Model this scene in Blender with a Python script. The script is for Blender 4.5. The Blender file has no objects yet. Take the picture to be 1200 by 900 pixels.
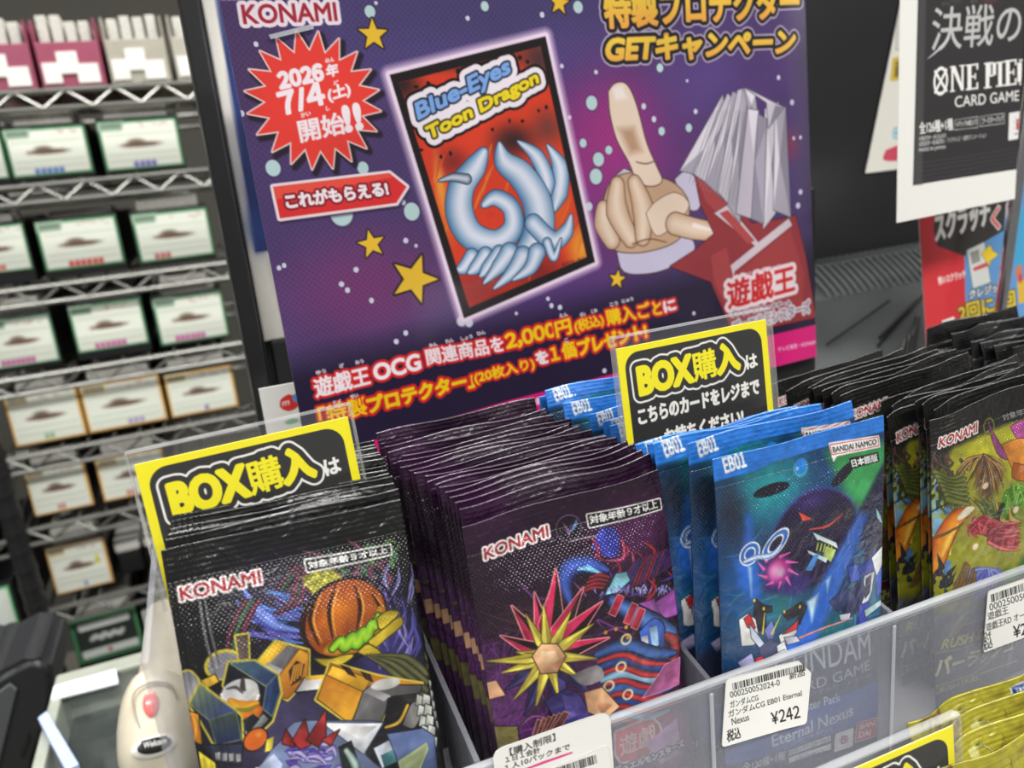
import bpy, bmesh, math, random
import numpy as np
from mathutils import Matrix, Vector

S = bpy.context.scene
COL = S.collection
ZC = 1.27                      # the camera's height above the shop floor (m)

# ---------------------------------------------------------------- camera, sky, lamps, exposure
FPX = 945.35                   # focal length in pixels of the 1200x900 frame
YAW, PITCH, ROLL = 0.34983, 0.26516, -0.10265
def _rot():
    y, t, r = YAW, PITCH, ROLL
    B = np.array([[1, 0, 0], [0, 0, -1], [0, 1, 0.]])
    Ry = np.array([[np.cos(y), 0, -np.sin(y)], [0, 1, 0], [np.sin(y), 0, np.cos(y)]])
    Rx = np.array([[1, 0, 0], [0, np.cos(t), -np.sin(t)], [0, np.sin(t), np.cos(t)]])
    Rz = np.array([[np.cos(r), -np.sin(r), 0], [np.sin(r), np.cos(r), 0], [0, 0, 1]])
    return Rz @ Rx @ Ry @ B
RW = _rot()                    # world -> camera (x right, y down, z forward)
cam_d = bpy.data.cameras.new('camera')
cam = bpy.data.objects.new('camera', cam_d); COL.objects.link(cam)
_m = Matrix.Identity(4)
for i in range(3):
    _m[i][0], _m[i][1], _m[i][2] = RW[0, i], -RW[1, i], -RW[2, i]
_m[2][3] = ZC
cam.matrix_world = _m
cam_d.sensor_width = 36.0; cam_d.lens = FPX / 1200 * 36
cam_d.clip_start = 0.01; cam_d.clip_end = 60
cam_d.dof.use_dof = True; cam_d.dof.focus_distance = 0.275; cam_d.dof.aperture_fstop = 12.0
S.camera = cam
S.view_settings.view_transform = 'Standard'; S.view_settings.look = 'None'
S.view_settings.exposure = -0.10; S.view_settings.gamma = 1.0; S.view_settings.use_curve_mapping = False
W = bpy.data.worlds.new('shop_ambience'); S.world = W; W.use_nodes = True
W.node_tree.nodes['Background'].inputs[0].default_value = (1.0, 0.98, 0.95, 1)
W.node_tree.nodes['Background'].inputs[1].default_value = 0.24
LAMP_POWER = 33.0
LAMPS = [(-0.9, -0.95), (0.35, -0.95), (1.6, -0.95), (-0.9, 0.75), (0.35, 0.75), (1.6, 0.75)]   # fluorescent troffers on the ceiling
for lx, ly in LAMPS:
    ld = bpy.data.lights.new('ceiling_lamp_light', 'AREA'); ld.shape = 'RECTANGLE'; ld.size = 1.15; ld.size_y = 0.22
    ld.energy = LAMP_POWER; ld.color = (1.0, 0.985, 0.95)
    lo = bpy.data.objects.new('ceiling_lamp_light', ld); lo.location = (lx, ly, 2.68); COL.objects.link(lo)

# ---------------------------------------------------------------- pixel <-> place helpers
def ray(x, y): return RW.T @ np.array([(x - 600) / FPX, (y - 450) / FPX, 1.0])
def at(x, y, Y):               # the point at depth Y (camera-relative z)
    r = ray(x, y); return r * Y / r[1]
def onz(x, y, z):              # the point on the level z (camera-relative)
    r = ray(x, y); return r * z / r[2]
UP = np.array([0, 0, ZC])

class Plane:                   # a flat sheet: top left corner, unit across, unit down (camera-relative)
    def __init__(s, O, ux, dn):
        s.O = np.array(O, float); s.ux = np.array(ux, float); s.ux /= np.linalg.norm(s.ux)
        dn = np.array(dn, float); dn -= s.ux * (dn @ s.ux); s.dn = dn / np.linalg.norm(dn)
        s.n = np.cross(s.dn, s.ux)
    def loc(s, x, y):          # photo pixel -> mm on the sheet
        r = ray(x, y); P = r * ((s.O @ s.n) / (r @ s.n)) - s.O
        return (P @ s.ux * 1000, P @ s.dn * 1000)

# ---------------------------------------------------------------- painting prints (colour per vertex, no pictures)
def lin(c):
    c = np.clip(np.asarray(c, float) / 255.0, 0, 1)
    return np.where(c <= 0.04045, c / 12.92, ((c + 0.055) / 1.055) ** 2.4)

_glyphs = {}
def glyphs(s):
    if s in _glyphs: return _glyphs[s]
    c = bpy.data.curves.new('tmp', 'FONT'); c.body = s
    o = bpy.data.objects.new('tmp', c); COL.objects.link(o)
    dg = bpy.context.evaluated_depsgraph_get()
    cu = o.evaluated_get(dg).to_curve(dg)
    polys = []
    for sp in cu.splines:
        bp = sp.bezier_points; n = len(bp); pts = []
        for i in range(n):
            a, b = bp[i], bp[(i + 1) % n]
            p0, p1, p2, p3 = (np.array(q[:2]) for q in (a.co, a.handle_right, b.handle_left, b.co))
            straight = abs(np.cross(p1 - p0, p3 - p0)) + abs(np.cross(p2 - p0, p3 - p0)) < 1e-5
            for t in ((0,) if straight else (0, .25, .5, .75)):
                pts.append((1-t)**3*p0 + 3*(1-t)**2*t*p1 + 3*(1-t)*t*t*p2 + t**3*p3)
        if len(pts) > 2: polys.append(np.array(pts))
    bpy.data.objects.remove(o); bpy.data.curves.remove(c)
    _glyphs[s] = polys
    return polys

def spline(pts, n=10):
    P = np.array(pts, float); out = []
    for i in range(len(P) - 1):
        a = P[max(i - 1, 0)]; b = P[i]; c = P[i + 1]; d = P[min(i + 2, len(P) - 1)]
        for t in np.arange(n) / n:
            out.append(.5 * ((2*b) + (-a + c)*t + (2*a - 5*b + 4*c - d)*t*t + (-a + 3*b - 3*c + d)*t**3))
    out.append(P[-1]); return np.array(out)

class Canvas:
    def __init__(s, w, h, step, base, plane=None):     # mm
        s.w, s.h, s.plane = w, h, plane
        s.nu = max(2, int(round(w / step)) + 1); s.nv = max(2, int(round(h / step)) + 1)
        s.u = np.linspace(0, w, s.nu); s.v = np.linspace(0, h, s.nv); s.st = w / (s.nu - 1)
        s.U, s.V = np.meshgrid(s.u, s.v)
        s.C = np.empty((s.nv, s.nu, 3)); s.C[:] = base
        s.rng = np.random.RandomState(5); s.auto = 0
    def L(s, pts): return np.array([s.plane.loc(*p) for p in pts])
    def win(s, x0, x1, y0, y1):
        j0, j1 = np.searchsorted(s.u, x0), np.searchsorted(s.u, x1, 'right')
        i0, i1 = np.searchsorted(s.v, y0), np.searchsorted(s.v, y1, 'right')
        return slice(i0, i1), slice(j0, j1)
    def put(s, sl, a, color):
        if a.size == 0: return
        col = color(s.U[sl], s.V[sl]) if callable(color) else np.asarray(color, float)
        a = np.clip(a, 0, 1)[..., None]
        s.C[sl] = s.C[sl] * (1 - a) + col * a
    @staticmethod
    def sdf(X, Y, polys):
        shp = X.shape; X = X.ravel(); Y = Y.ravel()
        D = np.full(X.shape, 1e9); Wn = np.zeros(X.shape, int)
        for P in polys:
            A = P; B = np.roll(P, -1, 0)
            for (ax, ay), (bx, by) in zip(A, B):
                dx, dy = bx - ax, by - ay; q = dx*dx + dy*dy
                if q < 1e-12: continue
                t = np.clip(((X - ax)*dx + (Y - ay)*dy) / q, 0, 1)
                D = np.minimum(D, (X - ax - t*dx)**2 + (Y - ay - t*dy)**2)
                cr = dx*(Y - ay) - dy*(X - ax)
                Wn += ((ay <= Y) & (by > Y) & (cr > 0)).astype(int) - ((ay > Y) & (by <= Y) & (cr < 0)).astype(int)
        D = np.sqrt(D); D[Wn != 0] *= -1
        return D.reshape(shp)
    def poly(s, pts, color, alpha=1, soft=0, grow=0, outline=None, px=True, smooth=0):
        P = s.L(pts) if px else np.array(pts, float)
        if smooth: P = spline(np.vstack([P, P[:1]]), smooth)[:-1]
        m = max(grow, 0) + soft + s.st + (outline[0] if outline else 0)
        sl = s.win(P[:, 0].min() - m, P[:, 0].max() + m, P[:, 1].min() - m, P[:, 1].max() + m)
        if s.U[sl].size == 0: return
        D = s.sdf(s.U[sl], s.V[sl], [P]); w = max(soft, s.st)
        if outline: s.put(sl, (.5 - (D - grow - outline[0]) / s.st) * alpha, outline[1])
        if s.auto and not callable(color):      # printed tone running across the shape, with a paler streak
            a = s.rng.uniform(0, 6.28); q = P @ np.array([math.cos(a), math.sin(a)]); lo, hi = q.min(), max(q.max(), q.min() + .1); base = np.array(color, float); ph = s.rng.uniform(.2, .8)
            def color(U, V):
                t = ((U*math.cos(a) + V*math.sin(a) - lo) / (hi - lo))[..., None]
                return np.clip(base*(1 - s.auto + 2*s.auto*t) + 60*s.auto*np.exp(-((t - ph)/.09)**2), 0, 255)
        s.put(sl, (.5 - (D - grow) / w) * alpha, color)
    def blob(s, c, rx, ry, color, alpha=1, rot=0, hard=0.0, px=True):    # soft ellipse; radii in mm
        cx, cy = s.plane.loc(*c) if px else c
        R = max(rx, ry); sl = s.win(cx - R, cx + R, cy - R, cy + R)
        x, y = s.U[sl] - cx, s.V[sl] - cy; k, q = math.cos(rot), math.sin(rot)
        d = np.hypot((x*k + y*q) / rx, (-x*q + y*k) / ry)
        if hard >= 1: a = .5 + (1 - d) * min(rx, ry) / s.st
        else:
            a = np.clip((1 - d) / (1 - hard), 0, 1); a = a*a*(3 - 2*a)
        s.put(sl, a * alpha, color)
    def ring(s, c, rx, ry, wd, color, alpha=1, rot=0, px=True):
        cx, cy = s.plane.loc(*c) if px else c
        R = max(rx, ry) + wd; sl = s.win(cx - R, cx + R, cy - R, cy + R)
        x, y = s.U[sl] - cx, s.V[sl] - cy; k, q = math.cos(rot), math.sin(rot)
        d = (np.hypot((x*k + y*q) / rx, (-x*q + y*k) / ry) - 1) * min(rx, ry)
        s.put(sl, (.5 + (wd/2 - np.abs(d)) / s.st) * alpha, color)
    def ribbon(s, pts, widths, edge, mid, outline=None, alpha=1, px=True, n=8, hi=0.0):   # tapered stroke, shaded across
        P = s.L(pts) if px else np.array(pts, float)
        P = spline(P, n); N = len(P)
        wd = np.interp(np.linspace(0, 1, N), np.linspace(0, 1, len(widths)), widths)
        m = wd.max() + s.st*2 + (outline[0] if outline else 0)
        sl = s.win(P[:, 0].min() - m, P[:, 0].max() + m, P[:, 1].min() - m, P[:, 1].max() + m)
        X, Y = s.U[sl], s.V[sl]
        if X.size == 0: return
        best = np.full(X.shape, 1e9); T = np.zeros(X.shape); Wd = np.full(X.shape, 1e-6)
        for i in range(N - 1):
            ax, ay = P[i]; dx, dy = P[i+1] - P[i]; q = dx*dx + dy*dy + 1e-12
            t = np.clip(((X - ax)*dx + (Y - ay)*dy) / q, 0, 1)
            d = np.hypot(X - ax - t*dx, Y - ay - t*dy); w = wd[i] + (wd[i+1] - wd[i])*t
            e = d - w; sg = np.sign((X - ax)*dy - (Y - ay)*dx)
            k = e < best
            best = np.where(k, e, best); T = np.where(k, sg*d, T); Wd = np.where(k, w, Wd)
        if outline: s.put(sl, (.5 - (best - outline[0]) / s.st) * alpha, outline[1])
        f = np.clip(np.abs(T / np.maximum(Wd, 1e-6) - hi), 0, 1)[..., None] ** 1.5
        e, mm = np.array(edge, float), np.array(mid, float)
        col = mm*(1 - f) + e*f
        a = np.clip(.5 - best / s.st, 0, 1)[..., None] * alpha
        s.C[sl] = s.C[sl]*(1 - a) + col*a
    def text(s, body, BL, BR, TL, color, bold=0, outs=(), px=True, alpha=1, tight=0):   # the string's box goes onto BL, BR, TL
        polys = glyphs(body)
        if not polys: return
        bl, br, tl = s.L([BL, BR, TL]) if px else [np.array(q, float) for q in (BL, BR, TL)]
        if tight:                           # wide digits set close together
            iv = sorted([(p[:, 0].min(), p[:, 0].max(), k) for k, p in enumerate(polys)]); np_ = list(polys); end = None; sh = 0
            for a, b, k in iv:
                if end is None: end = b
                elif a > end: sh += (a - end) - tight; end = b
                else: end = max(end, b)
                np_[k] = polys[k] - np.array([sh, 0])
            polys = np_
        al = np.vstack(polys); x0, y0 = al.min(0); x1, y1 = al.max(0)
        X = (br - bl) / (x1 - x0); Yv = (tl - bl) / (y1 - y0)
        Q = [bl + (p[:, :1] - x0)*X + (p[:, 1:] - y0)*Yv for p in polys]
        iv = sorted([(p[:, 0].min(), p[:, 0].max(), k) for k, p in enumerate(polys)])
        groups = []; cur = [iv[0][2]]; end = iv[0][1]
        for a, b, k in iv[1:]:
            if a > end: groups.append(cur); cur = [k]; end = b
            else: cur.append(k); end = max(end, b)
        groups.append(cur)
        mo = max([o[0] for o in outs] + [0]) + max(bold, 0) + s.st
        cells = []
        for g in groups:
            G = [Q[k] for k in g]; A = np.vstack(G)
            sl = s.win(A[:, 0].min() - mo, A[:, 0].max() + mo, A[:, 1].min() - mo, A[:, 1].max() + mo)
            if s.U[sl].size: cells.append((sl, s.sdf(s.U[sl], s.V[sl], G)))
        for wd, oc in sorted(outs, key=lambda o: -o[0]):
            for sl, D in cells: s.put(sl, (.5 - (D - bold - wd) / s.st) * alpha, oc)
        for sl, D in cells: s.put(sl, (.5 - (D - bold) / s.st) * alpha, color)
    def bars(s, BL, BR, TL, n, seed, color=(30, 30, 30), px=True):    # a strip of thin bars
        bl, br, tl = s.L([BL, BR, TL]) if px else [np.array(q, float) for q in (BL, BR, TL)]
        r = random.Random(seed); x = 0; edges = []
        while len(edges) < n: w = r.choice((1, 1, 2, 3)); edges.append((x, w)); x += w + r.choice((1, 1, 2))
        for a, w in edges:
            p, q = bl + (br - bl)*a/x, bl + (br - bl)*(a + w)/x
            s.poly([p, q, q + tl - bl, p + tl - bl], color, px=False)
    def noise(s, cell, amp, seed=1):       # low-frequency mottling of the print
        r = np.random.RandomState(seed); gw, gh = int(s.w / cell) + 3, int(s.h / cell) + 3
        G = r.uniform(-1, 1, (gh, gw)); x, y = s.U / cell, s.V / cell
        i, j = y.astype(int), x.astype(int); fx, fy = x - j, y - i; fx = fx*fx*(3 - 2*fx); fy = fy*fy*(3 - 2*fy)
        z = (G[i, j]*(1-fx) + G[i, j+1]*fx)*(1-fy) + (G[i+1, j]*(1-fx) + G[i+1, j+1]*fx)*fy
        s.C *= (1 + amp*z)[..., None]

# ---------------------------------------------------------------- meshes and things
def raw_mesh(name, V, faces_list, cols=None, uv=None, smooth=True):   # faces_list: arrays (M,k) or lists
    me = bpy.data.meshes.new(name); V = np.ascontiguousarray(V, np.float32)
    me.vertices.add(len(V)); me.vertices.foreach_set('co', V.ravel())
    li, tot = [], []
    for F in faces_list:
        F = np.asarray(F, np.int32)
        if F.ndim == 1: F = F[None]
        li.append(F.ravel()); tot.append(np.full(len(F), F.shape[1], np.int32))
    li = np.concatenate(li); tot = np.concatenate(tot)
    me.loops.add(len(li)); me.loops.foreach_set('vertex_index', li)
    st = np.concatenate([[0], np.cumsum(tot)[:-1]]).astype(np.int32)
    me.polygons.add(len(tot)); me.polygons.foreach_set('loop_start', st)
    me.polygons.foreach_set('use_smooth', np.full(len(tot), smooth, bool))
    me.update(calc_edges=True)
    if cols is not None:
        a = me.color_attributes.new('Print', 'FLOAT_COLOR', 'POINT')
        a.data.foreach_set('color', np.hstack([cols, np.ones((len(cols), 1))]).astype(np.float32).ravel())
    if uv is not None:
        a = me.attributes.new('mm', 'FLOAT_VECTOR', 'POINT')
        a.data.foreach_set('vector', np.hstack([uv, np.zeros((len(uv), 1))]).astype(np.float32).ravel())
    return me

def grid_mesh(name, P, cols, nrm, thick, uv=None, back=(200, 200, 200), Pb=None):
    """P: (nv,nu,3) front points. A rim goes back by thick along -nrm and is closed by one face."""
    nv, nu = P.shape[:2]; idx = np.arange(nv*nu).reshape(nv, nu)
    q = np.stack([idx[:-1, :-1], idx[1:, :-1], idx[1:, 1:], idx[:-1, 1:]], -1).reshape(-1, 4)
    loop = np.concatenate([idx[0, :-1], idx[:-1, -1], idx[-1, :0:-1], idx[:0:-1, 0]])
    V = P.reshape(-1, 3); B = V[loop] - np.asarray(nrm)*thick; n = len(V); k = np.arange(len(loop)); k2 = np.roll(k, -1)
    rim = np.stack([loop[k], loop[k2], n + k2, n + k], -1)
    if Pb is not None:                  # a back surface of its own, closed along the rim
        B = Pb.reshape(-1, 3) - np.asarray(nrm)*thick; rim = np.stack([loop[k], loop[k2], n + loop[k2], n + loop[k]], -1)
        C = lin(cols.reshape(-1, 3)); uvs = np.vstack([uv.reshape(-1, 2)]*2)
        return raw_mesh(name, np.vstack([V, B]), [q, rim, n + q[:, ::-1]], np.vstack([C, np.tile(lin(back), (len(B), 1))]), uvs)
    C = lin(cols.reshape(-1, 3)); Cb = np.tile(lin(back), (len(loop), 1))
    uvs = None
    if uv is not None: uvs = np.vstack([uv.reshape(-1, 2), uv.reshape(-1, 2)[loop]])
    return raw_mesh(name, np.vstack([V, B]), [q, rim, (n + k)], np.vstack([C, Cb]), uvs)

def cut_mesh(name, cv, outline, thick=.0003, curl=None, back=(225, 225, 225)):
    """The canvas cut to an outline (mm): front, back and rim."""
    p = cv.plane; P = (cv.U[..., None]*p.ux + cv.V[..., None]*p.dn) / 1000
    if curl is not None: P = P + curl(cv.U / cv.w, cv.V / cv.h)[..., None]*p.n
    ins = Canvas.sdf(cv.U, cv.V, [np.array(outline, float)]) < cv.st*.35
    nv, nu = cv.U.shape; idx = np.arange(nv*nu).reshape(nv, nu)
    q = np.stack([idx[:-1, :-1], idx[1:, :-1], idx[1:, 1:], idx[:-1, 1:]], -1).reshape(-1, 4)
    q = q[ins.ravel()[q].all(1)]; used = np.unique(q); mp = -np.ones(nv*nu, int); mp[used] = np.arange(len(used)); q = mp[q]; n = len(used)
    e = np.concatenate([q[:, [0, 1]], q[:, [1, 2]], q[:, [2, 3]], q[:, [3, 0]]]); key = np.sort(e, 1)
    _, inv, cnt = np.unique(key, axis=0, return_inverse=True, return_counts=True); b = e[cnt[inv.ravel()] == 1]
    V = P.reshape(-1, 3)[used]; C = lin(cv.C.reshape(-1, 3)[used]); uv = np.stack([cv.U, cv.V], -1).reshape(-1, 2)[used]
    rim = np.stack([b[:, 0], n + b[:, 0], n + b[:, 1], b[:, 1]], -1)[:, ::-1]
    return raw_mesh(name, np.vstack([V, V - p.n*thick]), [q, rim, n + q[:, ::-1]], np.vstack([C, np.tile(lin(back), (n, 1))]), np.vstack([uv, uv]))
def link(name, me, mat=None, parent=None):
    o = bpy.data.objects.new(name, me); COL.objects.link(o)
    if mat is not None and not me.materials: me.materials.append(mat)
    if parent is not None: o.parent = parent
    return o
def tag(o, label=None, cat=None, group=None, kind=None):
    if label: o['label'] = label
    if cat: o['category'] = cat
    if group: o['group'] = group
    if kind: o['kind'] = kind
    return o
def thing(name, label, cat, loc=(0, 0, 0), rot=(0, 0, 0), group=None):
    o = bpy.data.objects.new(name, None); COL.objects.link(o); o.empty_display_size = .02
    o.location = loc; o.rotation_euler = rot
    return tag(o, label, cat, group)
def sheet_mesh(name, cv, thick=.0003, curl=None, origin=None, back=(225, 225, 225)):
    """The canvas as a thin sheet, relative to origin (camera-relative point)."""
    p = cv.plane; o = p.O if origin is None else np.array(origin)
    P = (p.O - o) + (cv.U[..., None]*p.ux + cv.V[..., None]*p.dn) / 1000
    if curl is not None: P = P + curl(cv.U / cv.w, cv.V / cv.h)[..., None]*p.n
    return grid_mesh(name, P, cv.C, p.n, thick, np.stack([cv.U, cv.V], -1), back)
def sheet(name, cv, mat, label=None, cat=None, group=None, thick=.0003, curl=None, parent=None, back=(225, 225, 225)):
    o = link(name, sheet_mesh(name, cv, thick, curl, back=back), mat, parent)
    o.location = cv.plane.O + UP
    return tag(o, label, cat, group)

def box(bm, x0, x1, y0, y1, z0, z1, bev=0.0, seg=2, mat=None):
    b2 = bmesh.new(); bmesh.ops.create_cube(b2, size=1)
    for v in b2.verts: v.co = ((x0+x1)/2 + v.co.x*(x1-x0), (y0+y1)/2 + v.co.y*(y1-y0), (z0+z1)/2 + v.co.z*(z1-z0))
    if bev: bmesh.ops.bevel(b2, geom=b2.edges[:], offset=bev, segments=seg, profile=.6, affect='EDGES')
    if mat is not None: bmesh.ops.transform(b2, matrix=mat, verts=b2.verts)
    t = bpy.data.meshes.new('t'); b2.to_mesh(t); b2.free(); bm.from_mesh(t); bpy.data.meshes.remove(t)
def tube(bm, pts, r, seg=8):
    P = [Vector(p) for p in pts]; rings = []
    for i, p in enumerate(P):
        d = (P[min(i+1, len(P)-1)] - P[max(i-1, 0)]).normalized()
        a = d.cross(Vector((0, 0, 1)) if abs(d.z) < .9 else Vector((1, 0, 0))).normalized(); b = d.cross(a)
        rings.append([bm.verts.new(p + (a*math.cos(2*math.pi*k/seg) + b*math.sin(2*math.pi*k/seg))*r) for k in range(seg)])
    for A, B in zip(rings, rings[1:]):
        for k in range(seg): bm.faces.new((A[k], A[(k+1) % seg], B[(k+1) % seg], B[k]))
    bm.faces.new(rings[0][::-1]); bm.faces.new(rings[-1])
def prism(bm, pts, d0, d1, axis=1):     # outline in the two other axes, pushed along axis
    def v3(p, d): q = list(p); q.insert(axis, d); return q
    A = [bm.verts.new(v3(p, d0)) for p in pts]; B = [bm.verts.new(v3(p, d1)) for p in pts]; n = len(pts)
    bm.faces.new(A); bm.faces.new(B[::-1])
    for i in range(n): bm.faces.new((A[i], B[i], B[(i+1) % n], A[(i+1) % n]))
    bmesh.ops.recalc_face_normals(bm, faces=bm.faces[:])
def fin(name, bm, mat, parent=None, smooth=False, loc=None):
    bmesh.ops.recalc_face_normals(bm, faces=bm.faces[:])
    me = bpy.data.meshes.new(name); bm.to_mesh(me); bm.free()
    if smooth:
        me.polygons.foreach_set('use_smooth', np.ones(len(me.polygons), bool))
        me.set_sharp_from_angle(angle=math.radians(35))
    o = link(name, me, mat, parent)
    if loc is not None: o.location = loc
    return o

# ---------------------------------------------------------------- materials
class N:
    def __init__(s, name):
        s.m = bpy.data.materials.new(name); s.m.use_nodes = True; s.t = s.m.node_tree
        s.b = s.t.nodes['Principled BSDF']; s.out = s.t.nodes['Material Output']
    def n(s, kind, **kw):
        x = s.t.nodes.new(kind)
        for k, v in kw.items(): setattr(x, k, v)
        return x
    def l(s, a, b): s.t.links.new(a, b)
    def math(s, op, a, b=None):
        x = s.n('ShaderNodeMath', operation=op)
        for i, q in enumerate((a, b)):
            if q is None: continue
            if isinstance(q, (int, float)): x.inputs[i].default_value = q
            else: s.l(q, x.inputs[i])
        return x.outputs[0]
    def set(s, **kw):
        for k, v in kw.items(): s.b.inputs[k.replace('_', ' ')].default_value = v
        return s
def solid(name, rgb, rough=.5, metal=0, noise=.06, scale=60, bump=0, spec=.5, coat=0):
    k = N(name).set(Roughness=rough, Metallic=metal); k.b.inputs['Specular IOR Level'].default_value = spec
    k.b.inputs['Coat Weight'].default_value = coat; k.b.inputs['Coat Roughness'].default_value = .1
    c = lin(rgb); tx = k.n('ShaderNodeTexNoise'); tx.inputs['Scale'].default_value = scale; tx.inputs['Detail'].default_value = 4
    g = k.n('ShaderNodeTexCoord'); k.l(g.outputs['Object'], tx.inputs['Vector'])
    r = k.n('ShaderNodeValToRGB'); k.l(tx.outputs['Fac'], r.inputs[0])
    r.color_ramp.elements[0].position = .3; r.color_ramp.elements[1].position = .7
    r.color_ramp.elements[0].color = (*np.clip(c*(1-noise), 0, 1), 1); r.color_ramp.elements[1].color = (*np.clip(c*(1+noise), 0, 1), 1)
    k.l(r.outputs[0], k.b.inputs['Base Color'])
    if bump:
        b = k.n('ShaderNodeBump'); b.inputs['Strength'].default_value = bump; b.inputs['Distance'].default_value = .001
        k.l(tx.outputs['Fac'], b.inputs['Height']); k.l(b.outputs[0], k.b.inputs['Normal'])
    return k.m
def printed(name, rough=.45, spec=.4, coat=0, bump=.05, metal=0):
    k = N(name).set(Roughness=rough, Metallic=metal); k.b.inputs['Specular IOR Level'].default_value = spec
    k.b.inputs['Coat Weight'].default_value = coat; k.b.inputs['Coat Roughness'].default_value = .08
    a = k.n('ShaderNodeAttribute', attribute_name='Print'); k.l(a.outputs['Color'], k.b.inputs['Base Color'])
    mm = k.n('ShaderNodeAttribute', attribute_name='mm')
    tx = k.n('ShaderNodeTexNoise'); tx.inputs['Scale'].default_value = .35; tx.inputs['Detail'].default_value = 3
    k.l(mm.outputs['Vector'], tx.inputs['Vector'])
    b = k.n('ShaderNodeBump'); b.inputs['Strength'].default_value = bump; b.inputs['Distance'].default_value = .002
    k.l(tx.outputs['Fac'], b.inputs['Height']); k.l(b.outputs[0], k.b.inputs['Normal'])
    return k.m
def foil(name, h, dots=(9, 34), crimp=9.5, metal=.15, rough=.3, left_ribs=0):
    """Printed foil film: crimped seals, a field of embossed dots below the top seal, fine wrinkles."""
    k = N(name).set(Roughness=rough, Metallic=metal); k.b.inputs['Specular IOR Level'].default_value = .6
    k.b.inputs['Coat Weight'].default_value = .6; k.b.inputs['Coat Roughness'].default_value = .07
    a = k.n('ShaderNodeAttribute', attribute_name='Print'); k.l(a.outputs['Color'], k.b.inputs['Base Color'])
    mm = k.n('ShaderNodeAttribute', attribute_name='mm'); sp = k.n('ShaderNodeSeparateXYZ'); k.l(mm.outputs['Vector'], sp.inputs[0])
    u, v = sp.outputs[0], sp.outputs[1]
    seal = k.math('ADD', k.math('LESS_THAN', v, crimp), k.math('GREATER_THAN', v, h - crimp))
    ridges = k.math('MULTIPLY', k.math('SINE', k.math('MULTIPLY', v, 2*math.pi/1.5)), k.math('MULTIPLY', seal, .16))
    inside = k.math('MULTIPLY', k.math('GREATER_THAN', v, dots[0]), k.math('LESS_THAN', v, dots[1]))
    dd = k.math('MULTIPLY', k.math('SINE', k.math('MULTIPLY', u, 2*math.pi/1.3)), k.math('SINE', k.math('MULTIPLY', v, 2*math.pi/1.5)))
    dd = k.math('MULTIPLY', k.math('MAXIMUM', dd, 0.0), k.math('MULTIPLY', inside, .75))
    tx = k.n('ShaderNodeTexNoise'); tx.inputs['Scale'].default_value = .2; tx.inputs['Detail'].default_value = 6; tx.inputs['Distortion'].default_value = .8
    k.l(mm.outputs['Vector'], tx.inputs['Vector'])
    hgt = k.math('ADD', k.math('ADD', ridges, dd), k.math('MULTIPLY', tx.outputs['Fac'], 4.0))
    if left_ribs:
        rb = k.math('MULTIPLY', k.math('SINE', k.math('MULTIPLY', u, 2*math.pi/1.6)), k.math('MULTIPLY', k.math('LESS_THAN', u, left_ribs), .8))
        hgt = k.math('ADD', hgt, rb)
    b = k.n('ShaderNodeBump'); b.inputs['Strength'].default_value = .55; b.inputs['Distance'].default_value = .00035
    k.l(hgt, b.inputs['Height']); k.l(b.outputs[0], k.b.inputs['Normal']); k.l(b.outputs[0], k.b.inputs['Coat Normal'])
    return k.m
def clear(name, veil=.12, tint=(235, 238, 240), rough=.08, gloss=.1):
    """Thin clear or frosted plastic: mostly see-through, a little milky, a little glossy."""
    k = N(name); k.t.nodes.remove(k.b)
    tr = k.n('ShaderNodeBsdfTransparent'); df = k.n('ShaderNodeBsdfDiffuse'); df.inputs[0].default_value = (*lin(tint), 1)
    gl = k.n('ShaderNodeBsdfGlossy'); gl.inputs['Roughness'].default_value = rough
    tx = k.n('ShaderNodeTexNoise'); tx.inputs['Scale'].default_value = 40
    g = k.n('ShaderNodeTexCoord'); k.l(g.outputs['Object'], tx.inputs['Vector'])
    f = k.math('ADD', k.math('MULTIPLY', tx.outputs['Fac'], veil*.3), veil*.85)
    m1 = k.n('ShaderNodeMixShader'); k.l(f, m1.inputs[0]); k.l(tr.outputs[0], m1.inputs[1]); k.l(df.outputs[0], m1.inputs[2])
    lw = k.n('ShaderNodeLayerWeight'); lw.inputs[0].default_value = .5; fz = k.math('ADD', k.math('MULTIPLY', k.math('POWER', lw.outputs['Facing'], 4.0), .5), .04)
    m2 = k.n('ShaderNodeMixShader'); k.l(k.math('MULTIPLY', fz, gloss*8), m2.inputs[0]); k.l(m1.outputs[0], m2.inputs[1]); k.l(gl.outputs[0], m2.inputs[2])
    k.l(m2.outputs[0], k.out.inputs[0])
    return k.m
M = dict(
    paper=printed('printed_paper', .5, .35), gloss=printed('laminated_print', .22, .5, .3, .03), label=printed('label_paper', .6, .3),
    black=solid('black_plastic', (26, 26, 28), .42), dark=solid('dark_grey_plastic', (88, 92, 93), .5, bump=.1, scale=900),
    srim=clear('sleeve_rim', .16, (225, 228, 230), .1, .1), frost=clear('frosted_plastic', .25, (176, 179, 190), .25, .06), edge=clear('frosted_rim', .38, (215, 219, 226), .2, .08),
    sleeve=clear('clear_sleeve', .012, (240, 240, 240), .06, .05), glass=clear('showcase_glass', .03, (190, 205, 200), .02, .12),
    chrome=solid('chrome_wire', (128, 128, 124), .3, .85), steel=solid('dull_metal', (175, 180, 168), .4, .3),
    cream=solid('cream_plastic', (200, 192, 172), .35), red=solid('red_window', (232, 120, 118), .2, coat=.5),
    white=solid('white_paper', (232, 230, 224), .6), wall=solid('wall_paint', (70, 68, 62), .8), floor=solid('floor_vinyl', (120, 116, 108), .5),
    ceil=solid('ceiling_board', (110, 109, 105), .9), cards=solid('card_edges', (196, 194, 186), .6, scale=400, noise=.2), wood=solid('counter_laminate', (190, 186, 176), .4),
)

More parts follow.
